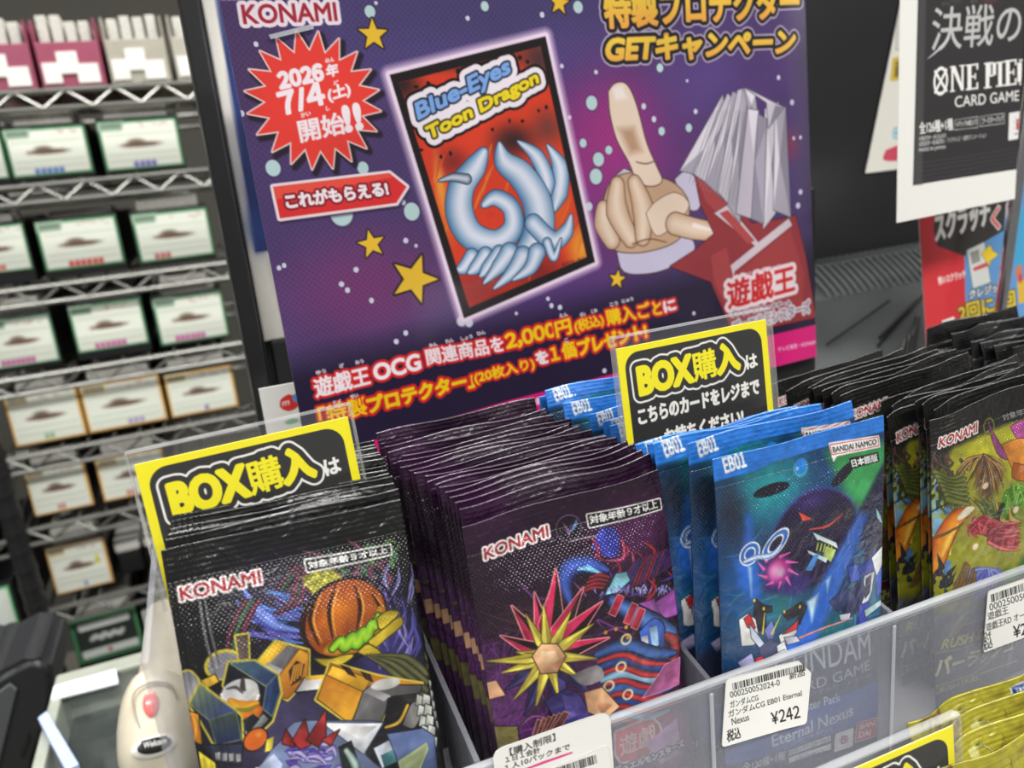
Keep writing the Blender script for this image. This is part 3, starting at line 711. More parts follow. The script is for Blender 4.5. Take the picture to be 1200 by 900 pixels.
    cv.poly([(210, 792), (222, 786), (234, 800), (232, 820), (218, 818)], (142, 140, 146), smooth=4, outline=OUT)
    cv.blob((262, 776), 4.9, 4.2, (206, 190, 60), 1, hard=1); cv.blob((263, 777), 4.2, 3.6, (136, 134, 142), 1, hard=1)
    cv.poly([(276, 742), (290, 740), (291, 768), (280, 770)], (96, 80, 74), outline=(.5, (206, 192, 74)))
    cv.poly([(236, 796), (252, 788), (256, 796), (240, 806)], G1, outline=(.3, BLK))
    cv.poly([(300, 774), (322, 748), (360, 758), (360, 790), (336, 815), (302, 795)], G2, outline=OUT)
    cv.poly([(300, 774), (322, 748), (338, 752), (316, 778)], G1); cv.poly([(312, 776), (336, 752), (352, 757), (330, 786)], (104, 102, 106)); cv.poly([(308, 778), (312, 772), (330, 780), (326, 794)], (178, 176, 178))
    cv.poly([(326, 788), (350, 757), (360, 762), (359, 790), (336, 814), (326, 812)], grad((330, 770), (345, 812), (212, 150, 48), (164, 96, 36)), outline=(.25, (90, 52, 20)))
    cv.poly([(337, 782), (346, 770), (356, 774), (352, 792), (340, 800)], (58, 40, 28)); 
    for k in range(4): cv.ribbon([(340 + 3.6*k, 796 - 3*k), (344 + 3.0*k, 776 - 1.2*k)], [.25, .25], (204, 140, 50), (204, 140, 50))
    cv.poly([(356, 790), (380, 788), (380, 802), (346, 806)], (210, 208, 208), outline=(.4, BLK)); cv.poly([(356, 788), (380, 786), (380, 791), (357, 793)], G1)
    cv.poly([(381, 785), (385, 772), (440, 788), (494, 800), (490, 806), (456, 810), (444, 842), (404, 840), (369, 815)], G2, outline=OUT)
    cv.poly([(371, 814), (381, 786), (424, 806), (410, 840), (402, 838)], grad((385, 790), (400, 838), (190, 120, 40), (232, 170, 50)), outline=(.25, (90, 52, 20)))
    cv.poly([(382, 786), (388, 776), (432, 792), (424, 806)], (222, 168, 48), outline=(.25, (100, 60, 20))); cv.poly([(396, 774), (408, 778), (416, 790), (406, 786)], (44, 30, 26)); cv.poly([(420, 782), (432, 786), (436, 796), (426, 792)], (52, 34, 28))
    cv.poly([(424, 806), (434, 798), (494, 802), (492, 810), (456, 812), (444, 842), (412, 840)], (92, 92, 92), outline=(.3, BLK)); cv.poly([(424, 806), (432, 800), (456, 812), (448, 818)], (150, 148, 150))
    cv.blob((450, 798), 4.4, 1.6, (196, 194, 188), 1, rot=.15, hard=1); cv.poly([(452, 814), (492, 810), (484, 826), (456, 846), (448, 842)], (26, 26, 28))
    cv.poly([(470, 846), (480, 824), (490, 820), (494, 830), (484, 850)], (118, 116, 114), smooth=4, outline=(.3, BLK)); cv.ribbon([(450, 848), (466, 842), (476, 824)], [.4, .6, .5], (120, 90, 30), (214, 176, 60))
    for k in range(10): x, y = 488 + 7*(k % 2) + k, 812 + 11*(k//2)*1.1; cv.poly([(x, y), (x+8, y+4), (x+7, y+14), (x-2, y+12)], (186, 188, 178), outline=(.3, (50, 54, 60)))
    # navy body: two bevelled blocks with a drum between
    cv.poly([(262, 800), (268, 773), (298, 771), (324, 786), (328, 808), (318, 840), (306, 852), (284, 840)], (24, 28, 38), outline=OUT)
    cv.poly([(270, 774), (297, 771), (324, 787), (312, 800)], grad((275, 772), (318, 798), (78, 108, 116), (44, 60, 104)), outline=(.25, (150, 160, 120)))
    cv.poly([(312, 800), (324, 787), (327, 806), (318, 834), (308, 826)], (36, 54, 92), outline=(.25, (120, 130, 110)))
    cv.blob((281, 812), 5.0, 4.2, (190, 184, 178), 1, hard=1); cv.blob((281, 806), 4.7, 3.2, (206, 204, 204), 1, hard=1)
    for k in range(12): a = math.pi*k/11; cv.blob((281 + 21*math.cos(a), 811 + 12*math.sin(a)), .55, .55, (232, 228, 222), 1, hard=.6)
    cv.poly([(282, 791), (286, 789), (288, 806), (280, 807)], (66, 62, 58)); cv.ribbon([(266, 804), (276, 802), (284, 808)], [.3, .5, .3], (110, 108, 110), (80, 78, 80))
    cv.ribbon([(270, 818), (282, 826), (300, 820)], [.8, 2.2, .8], (196, 120, 30), (232, 172, 54)); cv.ribbon([(280, 830), (292, 834), (300, 828)], [.8, 2.2, 1.6], (170, 84, 26), (226, 130, 40)); cv.ribbon([(276, 827), (288, 828), (300, 824)], [.2, .5, .2], (80, 110, 40), (120, 150, 50))
    cv.poly([(222, 826), (234, 800), (276, 830), (282, 836), (284, 868), (268, 872), (250, 868), (236, 844)], (30, 36, 52), outline=OUT)
    cv.poly([(223, 825), (234, 802), (276, 830), (246, 842)], grad((228, 810), (262, 838), (110, 126, 96), (58, 72, 122)), outline=(.25, (150, 156, 110)))
    cv.poly([(246, 842), (276, 830), (282, 862), (254, 870)], grad((260, 836), (264, 868), (70, 84, 78), (34, 46, 84)), outline=(.25, (120, 126, 96)))
    cv.poly([(222, 834), (232, 836), (237, 872), (226, 868)], (222, 140, 40), outline=(.3, BLK)); cv.ribbon([(226, 840), (230, 850), (228, 866)], [.5, .9, .4], (190, 96, 28), (244, 178, 70))
    cv.poly([(286, 854), (308, 832), (314, 838), (292, 862)], (120, 122, 124), outline=(.3, BLK)); cv.poly([(284, 840), (296, 832), (304, 838), (290, 856)], (34, 36, 42))
    cv.blob((299, 862), 3.6, 3.0, (40, 26, 22), 1, rot=-.6, hard=1); cv.blob((299, 862), 3.2, 2.6, (214, 104, 40), 1, rot=-.6, hard=1); cv.blob((303, 856), 1.6, 1.2, (236, 160, 64), .8)
    cv.poly([(236, 872), (284, 868), (282, 892), (252, 890)], (44, 48, 66), outline=(.3, BLK))
    for k in range(4): cv.poly([(252 + 8*k, 880 + .0*k), (258 + 8*k, 879), (258 + 8*k, 888), (253 + 8*k, 889)], (150, 148, 146))
    cv.poly([(233, 880), (252, 892), (254, 906), (236, 902)], (226, 206, 56), outline=(.3, BLK)); cv.poly([(312, 862), (320, 858), (318, 874), (310, 876)], (214, 200, 70))
    # silver drapery, violet plumes with red vanes
    cv.poly([(300, 900), (318, 874), (330, 862), (344, 842), (384, 840), (446, 842), (430, 858), (426, 880), (440, 905), (300, 930)], (110, 122, 156), smooth=3, outline=(.3, (50, 54, 70)))
    cv.poly([(376, 842), (446, 843), (424, 878), (398, 858)], (206, 208, 214), outline=(.3, (70, 76, 96))); cv.poly([(392, 846), (440, 846), (420, 862)], (226, 226, 226))
    cv.poly([(296, 900), (320, 878), (330, 890), (322, 920)], (168, 178, 206)); cv.poly([(286, 910), (300, 894), (312, 900), (300, 930)], (232, 230, 224))
    for k in range(30):
        x, y = r.uniform(330, 396), r.uniform(866, 905); cv.ribbon([(x, y), (x + r.uniform(4, 14), y + r.uniform(-6, 4)), (x + r.uniform(12, 24), y + r.uniform(-4, 12))], [.2, 1.0, .2], (50, 38, 110), r.choice([(150, 132, 214), (96, 78, 176), (196, 184, 232)]), n=4)
    for p in ([(330, 866), (334, 850), (342, 862), (344, 870)], [(342, 862), (356, 838), (360, 856), (362, 868), (350, 872)], [(358, 862), (380, 828), (380, 856), (372, 870)], [(376, 862), (396, 850), (386, 868)]):
        cv.poly(p, (146, 42, 42), outline=(.3, (40, 20, 24)))
    cv.poly([(394, 870), (410, 862), (424, 905), (404, 920)], (28, 28, 32)); cv.ribbon([(404, 874), (414, 890), (416, 905)], [.8, 1.2, .8], (60, 100, 80), (186, 200, 196))
    cv.poly([(436, 872), (456, 862), (462, 884), (446, 895)], (188, 194, 204), outline=(.3, (50, 56, 70))); cv.poly([(444, 880), (458, 874), (463, 888), (448, 894)], (58, 110, 116))
    cv.poly([(452, 856), (494, 852), (508, 862), (512, 905), (470, 910), (462, 880)], (84, 100, 142), outline=(.3, (40, 46, 60))); cv.poly([(466, 888), (498, 870), (500, 876), (486, 905), (470, 905)], (132, 142, 104), outline=(.3, (180, 190, 110)))
    # ribs on the left, grey double seam
    cv.ribbon([(234, 704), (240, 740), (250, 780)], [.35, .35], (96, 96, 98), (110, 110, 112)); cv.ribbon([(240, 702), (247, 738), (257, 776)], [.3, .3], (90, 90, 92), (100, 100, 102))
    konami(cv, (212.5, 704), (306, 683), (210, 689))
    age_box(cv, [(358.5, 657.5), (456, 639.5), (457, 648), (361, 668)], [(362, 666), (454, 647.5), (360.5, 658.5)])
    cv.noise(2.2, .10, 3); return cv

def art_violet(pl, w, h):     # dark violet pack: pointed magenta, black and gold crystals, blue and red bands
    cv = Canvas(w, h, .22, (34, 13, 36), pl); cv.auto = .22; r = random.Random(8)
    cv.blob((590, 850), 22, 34, (92, 44, 104), .9); cv.blob((740, 620), 24, 16, (78, 26, 76), .9); cv.blob((575, 610), 16, 12, (52, 18, 54), .9); cv.blob((560, 790), 10, 20, (70, 32, 80), .9); cv.blob((780, 860), 18, 24, (170, 84, 140), .9)
    cv.blob((700, 800), 30, 30, (78, 36, 84), .8)
    for k in range(34): cv.ribbon([(r.uniform(545, 620), r.uniform(720, 880)), (r.uniform(560, 640), r.uniform(720, 880)), (r.uniform(560, 640), r.uniform(740, 880))], [.1, .3, .1], (60, 26, 70), (134, 72, 150), alpha=.5, n=4)
    for k in range(16): x = r.uniform(548, 600); cv.ribbon([(x, 700 + k*3), (x + 30, 708 + k*3), (x + 60, 706 + k*3)], [.1, .4, .1], (34, 16, 30), (92, 40, 62), alpha=.6, n=4)
    for k in range(30): x, y = r.uniform(610, 790), r.uniform(660, 900); cv.ribbon([(x, y), (x + r.uniform(-20, 20), y + r.uniform(-10, 10)), (x + r.uniform(-40, 40), y + r.uniform(-20, 20))], [.1, .5, .1], (60, 30, 80), r.choice([(160, 90, 180), (196, 120, 190), (110, 70, 160)]), alpha=.6, n=4)
    # dark orb by the logo
    cv.blob((667, 619), 4.1, 4.0, (110, 90, 116), .7, hard=1); cv.blob((667, 619), 3.8, 3.7, (24, 14, 26), 1, hard=1); cv.poly([(660, 612), (667, 630), (672, 608), (668, 622)], (116, 78, 130)); cv.poly([(668, 626), (676, 608), (678, 614)], (90, 120, 170))
    cv.ribbon([(668, 634), (690, 628), (714, 626)], [.2, .3, .2], (120, 110, 120), (150, 140, 150))
    # red thorny tendrils and blue folds, upper right
    cv.poly([(690, 640), (704, 618), (722, 622), (716, 650)], (44, 50, 150), smooth=4)
    for k in range(24):
        x, y = r.uniform(690, 792), r.uniform(628, 676); cv.ribbon([(x, y), (x + r.uniform(-10, 12), y + r.uniform(8, 20)), (x + r.uniform(-24, 10), y + r.uniform(18, 36))], [.3, .7, .2], (60, 16, 36), r.choice([(178, 46, 62), (150, 40, 70), (70, 60, 170), (196, 80, 120)]), n=4)
    for k in range(14): cv.ribbon([(720 + 5*k, 690 - 2*k), (730 + 5*k, 668 - 2*k), (740 + 4.4*k, 652 - k)], [.6, .9, .3], (24, 16, 40), r.choice([(130, 40, 60), (44, 50, 120), (90, 40, 100)]), n=4)
    cv.ribbon([(666, 706), (658, 682), (664, 664), (686, 658), (706, 664)], [.8, 2.4, 3.2, 2.6, .8], (20, 20, 54), (66, 96, 190), hi=.1); cv.ribbon([(672, 664), (684, 662), (700, 668)], [.2, 1.0, .2], (60, 130, 200), (150, 210, 236))
    cv.poly([(684, 668), (712, 672), (716, 690), (690, 690), (674, 684)], (24, 18, 34))
    for k in range(4): cv.ribbon([(676 + 3*k, 690 - 6*k), (688 + 3*k, 684 - 5*k), (702 + 2*k, 684 - 4*k)], [.3, .7, .3], (60, 20, 34), (160, 44, 56))
    cv.poly([(708, 684), (716, 668), (728, 666), (732, 676), (716, 690), (704, 692)], (130, 196, 214), outline=(.3, (40, 60, 100)))
    for k in range(40):
        x = r.uniform(688, 786); y = 690 - 8*math.sin((x - 688)/100*math.pi) + r.uniform(-3, 6); cv.ribbon([(x, y), (x + r.uniform(-4, 4), y + r.uniform(3, 8))], [.35, .1], (90, 80, 150), r.choice([(206, 196, 232), (160, 140, 214), (120, 130, 200)]), n=3)
    for p in ([(760, 706), (792, 690), (794, 720), (776, 722)], [(740, 704), (762, 700), (770, 716), (752, 716)]): cv.poly(p, (150, 74, 160), outline=(.3, (90, 40, 110)))
    # banded blue tube running down to the right
    cv.ribbon([(712, 700), (738, 716), (762, 730), (786, 742)], [2.2, 3.2, 3.8, 2.6], (22, 24, 60), (80, 124, 200), hi=.1, outline=(.4, (24, 12, 30)))
    for c in ((716, 706), (733, 716), (742, 722)): cv.poly([(c[0] - 8, c[1] + 8), (c[0] + 2, c[1] - 14), (c[0] + 9, c[1] - 11), (c[0] - 1, c[1] + 11)], (164, 40, 62), outline=(.25, (220, 140, 140)))
    cv.poly([(744, 736), (762, 722), (776, 734), (770, 764), (752, 766)], (52, 88, 176), smooth=3, outline=(.4, (20, 20, 40))); cv.poly([(756, 732), (766, 730), (768, 752), (760, 756)], (150, 190, 226)); cv.poly([(746, 742), (754, 740), (756, 764), (750, 766)], (206, 206, 212))
    cv.ribbon([(778, 742), (790, 752), (786, 772), (772, 780)], [1.2, 2.2, 2.2, 1.0], (70, 24, 34), (170, 66, 66))
    # stacked blue folds with red belts, lower right
    for k in range(6): cv.ribbon([(694 + 3*k, 762 + 15*k), (726, 752 + 16*k), (756, 762 + 15*k), (790 - 2*k, 764 + 13*k)], [1.2, 3.0, 3.0, 1.0], (18, 20, 44), [(60, 100, 170), (44, 70, 140), (150, 190, 220)][k % 3], hi=.05)
    for k in range(6): cv.ribbon([(696 + 3*k, 770 + 14*k), (724, 762 + 15*k), (752, 772 + 14*k), (788, 776 + 11*k)], [.6, 1.0, 1.0, .4], (110, 24, 34), (196, 60, 60))
    for c in ((722, 776), (708, 798), (730, 808), (728, 744)): cv.ring(c, 1.6, 1.5, .7, (206, 190, 150)); 
    for c in ((716, 732), (728, 730), (704, 736), (730, 742)): cv.blob(c, .8, .8, (206, 140, 60), 1, hard=.6)
    cv.poly([(776, 776), (796, 770), (794, 800), (772, 806), (748, 812)], (176, 96, 146), outline=(.25, (220, 150, 190)))
    # a burst of pointed crystals all round a plain amber stone
    cx, cy = 638, 764
    def ray_(tx, ty, bw, c1, c2, ol):
        d = np.array([tx - cx, ty - cy], float); L = np.hypot(*d); nrm = np.array([-d[1], d[0]]) / L; a = np.array([cx, cy]) + d*.08
        cv.poly([tuple(a - nrm*bw*.5), tuple(np.array([cx, cy]) + d*.35 - nrm*bw), (tx, ty), tuple(np.array([cx, cy]) + d*.35 + nrm*bw), tuple(a + nrm*bw*.5)], c1, outline=ol)
        cv.poly([tuple(a), (tx, ty), tuple(np.array([cx, cy]) + d*.35 + nrm*bw)], c2)
    for i, (tx, ty, bw) in enumerate([(596, 706, 11), (622, 690, 10), (648, 664, 15), (678, 684, 11), (700, 700, 13), (708, 742, 9), (584, 742, 9), (590, 806, 9), (612, 834, 10), (660, 836, 12), (692, 812, 9)]):
        if ty < cy: ray_(tx, ty, bw, (196, 36, 84), (24, 18, 22), (.35, (226, 150, 150)))
        else: ray_(tx, ty, bw, (74, 64, 128), (40, 34, 74), (.35, (26, 22, 46)))
    for (tx, ty) in ((612, 716), (632, 704), (664, 712), (690, 726), (602, 760), (586, 786), (600, 816), (624, 824), (650, 812), (676, 790), (694, 766), (570, 774)): ray_(tx, ty, 5.5, (222, 208, 88), (170, 152, 54), (.3, (90, 80, 30)))
    cv.poly([(620, 764), (630, 750), (648, 750), (658, 764), (648, 782), (630, 784)], (212, 164, 122), outline=(.35, (80, 50, 40))); cv.poly([(630, 758), (646, 758), (650, 768), (640, 776), (628, 768)], (228, 186, 146)); cv.poly([(640, 776), (650, 768), (658, 764), (648, 782)], (180, 126, 94))
    # slate, tan and violet plates below
    cv.poly([(634, 816), (658, 802), (672, 806), (690, 836), (664, 848), (648, 840)], (62, 54, 116), outline=(.35, (26, 22, 46))); cv.poly([(654, 808), (670, 812), (676, 830), (660, 838)], (88, 80, 150))
    cv.poly([(680, 806), (700, 800), (720, 822), (704, 836), (684, 828)], (216, 168, 126), outline=(.35, (90, 56, 44))); cv.poly([(692, 816), (712, 820), (700, 832)], (190, 136, 100))
    cv.poly([(556, 806), (580, 796), (590, 812), (566, 822)], (208, 160, 124), outline=(.3, (80, 50, 40)))
    cv.poly([(664, 786), (694, 774), (702, 788), (680, 798)], (128, 122, 126), smooth=3)
    for k in range(6): cv.poly([(618 + 5*k, 868 - 4*k), (626 + 6*k, 838 - 2*k), (632 + 6*k, 840 - 2*k), (624 + 5*k, 866 - 3*k)], (92, 54, 60), outline=(.25, (190, 140, 110)))
    cv.poly([(574, 852), (604, 848), (606, 876), (578, 884)], (116, 108, 66), outline=(.35, (50, 44, 30))); cv.ribbon([(604, 850), (624, 824), (636, 812)], [.3, .3], (40, 36, 40), (60, 54, 60))
    # lower print seen through the tray
    cv.poly([(716, 852), (760, 838), (768, 868), (722, 886)], (186, 60, 66), smooth=3, outline=(.8, (226, 200, 206))); cv.text('遊戯', (722, 880), (764, 864), (720, 858), (224, 190, 190), .15)
    cv.poly([(750, 866), (790, 838), (796, 880), (770, 890)], (170, 130, 170)); cv.text('デュエルモンスターズ', (716, 900), (800, 872), (714, 892), (206, 206, 214), .15, [(.5, (50, 40, 60))])
    konami(cv, (567.5, 655), (644, 629.5), (566, 642))
    age_box(cv, [(689, 604), (774, 586.5), (775, 596), (691, 616.5)], [(692, 614), (772, 595.5), (690, 604.5)])
    cv.noise(2.0, .12, 4); return cv

def art_blue(pl, w, h):       # blue pack: teal depths, a dark orb with a slanted hoop, pink flare, white and red shards
    cv = Canvas(w, h, .24, (24, 66, 110), pl); cv.auto = .12; r = random.Random(11)
    cv.blob((900, 570), 22, 18, (36, 150, 156), .95); cv.blob((1010, 560), 18, 16, (44, 150, 90), .9); cv.blob((856, 600), 9, 18, (34, 38, 58), .9); cv.blob((1020, 690), 14, 26, (28, 116, 150), .9)
    cv.blob((900, 710), 20, 14, (34, 120, 124), .9); cv.blob((870, 690), 14, 22, (36, 96, 168), .8); cv.blob((970, 740), 26, 16, (28, 118, 124), .9); cv.blob((1000, 800), 40, 20, (30, 60, 120), .9)
    cv.poly([(966, 530), (1012, 512), (1040, 520), (1040, 545), (1002, 595), (986, 575)], (54, 150, 84), .7, soft=3)
    cv.poly([(996, 600), (1038, 540), (1040, 640), (1010, 660)], (22, 32, 66), .9, soft=2)
    for k in range(26): x, y = r.uniform(846, 1036), r.uniform(640, 790); cv.ribbon([(x, y), (x + r.uniform(5, 30), y - r.uniform(0, 22)), (x + r.uniform(20, 60), y - r.uniform(0, 44))], [.1, .8, .1], (30, 80, 150), r.choice([(70, 150, 210), (60, 170, 170), (110, 190, 226)]), alpha=.45, n=4)
    # dark orb with two dark ellipses and a hoop
    cv.blob((948, 626), 19, 17.6, (74, 60, 150), .9, hard=.85); cv.blob((948, 628), 18.2, 17.0, (30, 22, 58), 1, hard=.92); cv.blob((946, 584), 11, 5, (66, 46, 116), .8)
    cv.blob((902, 573), 7.0, 1.9, (24, 22, 40), 1, rot=-.05, hard=.9); cv.blob((986, 554), 6.4, 1.9, (24, 22, 40), 1, rot=-.45, hard=.9)
    cv.blob((938, 548), 3.4, 3.4, (90, 200, 216), .6, hard=.7); cv.blob((938, 546), 2.4, 2.8, (38, 128, 220), 1, hard=.85); cv.blob((934, 549), .9, 1.0, (190, 230, 250), .9)
    for c in ((923, 746), ): pass
    cv.poly([(928, 596), (944, 604), (932, 606)], (226, 76, 54)); cv.ribbon([(940, 616), (962, 612), (980, 598)], [.15, .5, .15], (160, 50, 60), (226, 76, 54))
    cv.ring((1026, 602), 5.4, 6.6, .9, (42, 46, 84)); cv.ring((1026, 602), 3.2, 4.2, .5, (50, 56, 96)); cv.poly([(1020, 600), (1034, 592), (1040, 640), (1030, 640)], (26, 30, 62))
    cv.poly([(1024, 594), (1031, 604), (1034, 614), (1026, 606)], (150, 200, 210))
    # blue rays
    for p in ([(870, 600), (876, 602), (884, 690), (860, 688)], [(900, 770), (1000, 596), (1014, 600), (944, 760)], [(856, 652), (878, 656), (886, 700), (870, 700)]): cv.poly(p, (44, 104, 206), .8, soft=2.2)
    for p in ([(938, 700), (952, 690), (944, 724)], [(872, 660), (876, 662), (876, 696)], [(960, 676), (966, 670), (962, 690)]): cv.poly(p, (196, 226, 246), .8, soft=1.2)
    cv.poly([(892, 650), (950, 672), (930, 694), (888, 690)], (54, 44, 110), .8, soft=2)
    # pink flare
    cv.blob((905, 664), 6.4, 7.0, (206, 60, 158), .95, hard=.3); cv.blob((902, 665), 3.8, 4.2, (244, 170, 214), .95); cv.blob((908, 666), 2.4, 2.6, (210, 214, 226), .8)
    for k in range(10): a = k*.63; cv.ribbon([(903 + 14*math.cos(a), 663 + 16*math.sin(a)), (905 + 24*math.cos(a + .3), 662 + 24*math.sin(a + .3))], [.7, .1], (190, 60, 150), (232, 110, 190), n=4)
    # small winged plate: white, blue and lime facets
    cv.poly([(945, 620), (972, 632), (974, 638), (950, 628)], (226, 240, 236), outline=(.2, (60, 120, 150))); cv.poly([(952, 628), (970, 636), (964, 652), (948, 644)], (40, 54, 60)); cv.poly([(960, 636), (972, 640), (966, 654), (957, 648)], (186, 214, 120))
    cv.poly([(938, 640), (962, 650), (960, 655), (940, 644)], (200, 226, 230)); cv.poly([(946, 646), (953, 644), (944, 664), (936, 664)], (70, 140, 220))
    for k in range(5): cv.ribbon([(951 + 4*k, 632 + k), (949 + 4*k, 640 + k)], [.25, .25], (200, 204, 90), (200, 204, 90))
    # blue and white shards on the right
    for p, c in (([(986, 660), (1000, 658), (1002, 676), (990, 678)], (60, 90, 190)), ([(1000, 664), (1018, 650), (1022, 640), (1028, 660), (1012, 680)], (46, 70, 170)), ([(1018, 652), (1034, 640), (1034, 662), (1026, 676)], (232, 236, 242)), ([(1008, 672), (1022, 668), (1018, 690), (1012, 704), (1004, 704)], (226, 228, 236)), ([(1010, 676), (1017, 672), (1015, 692), (1009, 698)], (60, 64, 100)), ([(976, 700), (1004, 676), (1010, 690), (1000, 712), (984, 722)], (40, 46, 92)), ([(1002, 706), (1014, 702), (1010, 736), (996, 740)], (54, 70, 180)), ([(1024, 676), (1036, 660), (1036, 690), (1026, 700)], (70, 100, 210)), ([(964, 700), (984, 684), (996, 694), (974, 712)], (46, 60, 110)), ([(976, 716), (990, 714), (988, 722), (978, 722)], (206, 210, 226)), ([(1008, 712), (1034, 702), (1034, 708), (1010, 720)], (196, 226, 226))):
        cv.poly(p, c, outline=(.25, (24, 30, 60)))
    cv.ribbon([(930, 742), (960, 730), (992, 720)], [.5, .4, .2], (176, 96, 96), (232, 170, 160))
    # white, red and black shards below (a star burst of plates)
    for p, c in (([(876, 736), (880, 698), (890, 706), (892, 734)], (36, 34, 44)), ([(884, 704), (898, 706), (898, 712), (886, 716)], (40, 38, 48)), ([(910, 714), (932, 700), (930, 714), (916, 722)], (40, 38, 48)), ([(924, 728), (934, 702), (938, 706), (930, 726)], (36, 34, 44)), ([(863, 724), (872, 716), (880, 722), (884, 744), (878, 752), (866, 754)], (232, 232, 232)), ([(868, 722), (874, 716), (880, 732), (872, 732)], (206, 46, 52)), ([(906, 740), (928, 722), (926, 736), (910, 754)], (230, 230, 232)), ([(910, 738), (928, 722), (926, 732), (916, 736)], (206, 46, 52)), ([(874, 728), (890, 750), (886, 756), (876, 744)], (200, 206, 226)), ([(890, 734), (898, 722), (902, 736), (896, 750)], (110, 120, 190)), ([(884, 756), (896, 744), (906, 750), (900, 768), (888, 770)], (70, 76, 110)), ([(880, 768), (888, 764), (890, 774), (882, 774)], (206, 46, 52)), ([(862, 774), (876, 762), (880, 774), (868, 784)], (176, 170, 214)), ([(904, 752), (912, 746), (916, 760), (906, 768)], (236, 236, 236)), ([(912, 742), (926, 740), (930, 746), (916, 750)], (200, 204, 220))):
        cv.poly(p, c, outline=(.25, (30, 34, 60)))
    for a, b in (((898, 738), (908, 716)), ((888, 738), (890, 714))): cv.ribbon([a, b], [.35, .1], (214, 200, 60), (226, 216, 80))
    for c in ((889, 709), (930, 706), (879, 700), (912, 712)): cv.blob(c, .5, .8, (236, 206, 60), 1, hard=.6)
    cv.poly([(898, 764), (912, 756), (916, 764), (902, 776)], (244, 244, 240), outline=(.3, (60, 60, 80)))
    # swirl emblem
    cv.ring((902, 633), 4.6, 2.4, 1.7, (236, 244, 250), rot=-.75); cv.ring((874, 646), 2.4, 3.0, 1.9, (236, 244, 250), rot=.5)
    cv.ring((902, 633), 4.6, 2.4, .9, (58, 110, 200), rot=-.75); cv.ring((874, 646), 2.4, 3.0, 1.0, (58, 110, 200), rot=.5)
    cv.ribbon([(868, 656), (880, 650), (898, 646), (908, 634)], [.6, 1.0, 1.0, .5], (60, 110, 200), (230, 240, 250))
    # top band
    cv.auto = 0; B1 = (44, 120, 214)
    cv.poly([(836, 536), (1042, 482), (1042, 505), (960, 526), (906, 541), (886, 552), (838, 566)], B1); cv.poly([(830, 530), (1050, 470), (1050, 500), (838, 552)], B1)
    cv.text('ＥＢ０１', (852.5, 555.5), (876, 547), (849.5, 539), (240, 242, 244), .22, tight=.16)
    # name plate and small plate, upper right
    cv.poly([(973, 520), (1031, 511.5), (1032, 524), (981, 534), (977, 540), (976, 535)], (240, 238, 236), grow=.25); cv.poly([(974.5, 522), (1030, 513), (1030.6, 522.6), (976, 532.5)], (240, 238, 236), outline=(.28, (206, 50, 56)))
    cv.text('BANDAI NAMCO', (977, 530.6), (1028.6, 521), (976.4, 524.5), (30, 28, 30), .06)
    cv.poly([(995, 537), (1030, 530), (1031, 541), (996, 549)], (22, 24, 24)); cv.text('日本語版', (998, 547), (1029, 540), (997, 539), (240, 240, 240), .1)
    # lower print
    cv.poly([(838, 790), (1046, 726), (1046, 920), (848, 960)], (40, 46, 70), .92, soft=3)
    cv.text('GUNDAM', (903, 790), (1017, 766), (900, 759), (206, 210, 220), .05); cv.text('CARD GAME', (912, 812), (1016, 782), (911, 800), (190, 196, 208), .02)
    cv.text('ガンダムカードゲーム', (934, 812), (1018, 790), (933, 806), (170, 176, 190), 0)
    cv.poly([(846, 852), (940, 822), (1024, 796), (1030, 800), (1030, 836), (1018, 846), (852, 896), (846, 890)], (46, 84, 168))
    cv.text('Booster Pack', (920, 832), (978, 816), (919, 822), (214, 222, 236), .03); cv.text('Eternal Nexus', (902, 872), (997, 836), (898, 856), (222, 228, 240), .12)
    cv.text('エターナル ネクサス', (926, 869), (974, 854), (925, 864), (206, 212, 226), .03)
    cv.poly([(923, 878), (973, 861), (974, 868), (924, 886)], (206, 208, 214)); cv.text('エクストラブースターパック', (925, 884), (972, 868), (924, 879), (40, 44, 60), .02)
    cv.poly([(924, 888), (974, 871), (974, 878), (925, 894)], (206, 208, 214)); cv.text('1パック6枚入り', (934, 892), (966, 882), (933, 888), (40, 44, 60), .02)
    cv.text('全130種+1種', (870, 905), (920, 890), (869, 893), (206, 210, 220), .08)
    cv.poly([(979, 860), (1000, 853), (999, 874), (978, 881)], (224, 224, 226), grow=.2); cv.ring((989.5, 867), 1.5, 1.5, .5, (60, 90, 170)); cv.text('B', (986, 872), (992, 870), (986, 863), (196, 50, 56), .1)
    cv.poly([(1005, 848), (1027, 842), (1025, 862), (1003, 869)], (186, 46, 62), grow=.2, outline=(.35, (226, 200, 206))); cv.text('BAN', (1007.5, 855), (1024, 850), (1008.5, 849), (240, 236, 236), .1); cv.text('DAI', (1006.5, 865), (1020, 861), (1007, 858), (240, 236, 236), .1)
    cv.noise(2.2, .08, 5); return cv

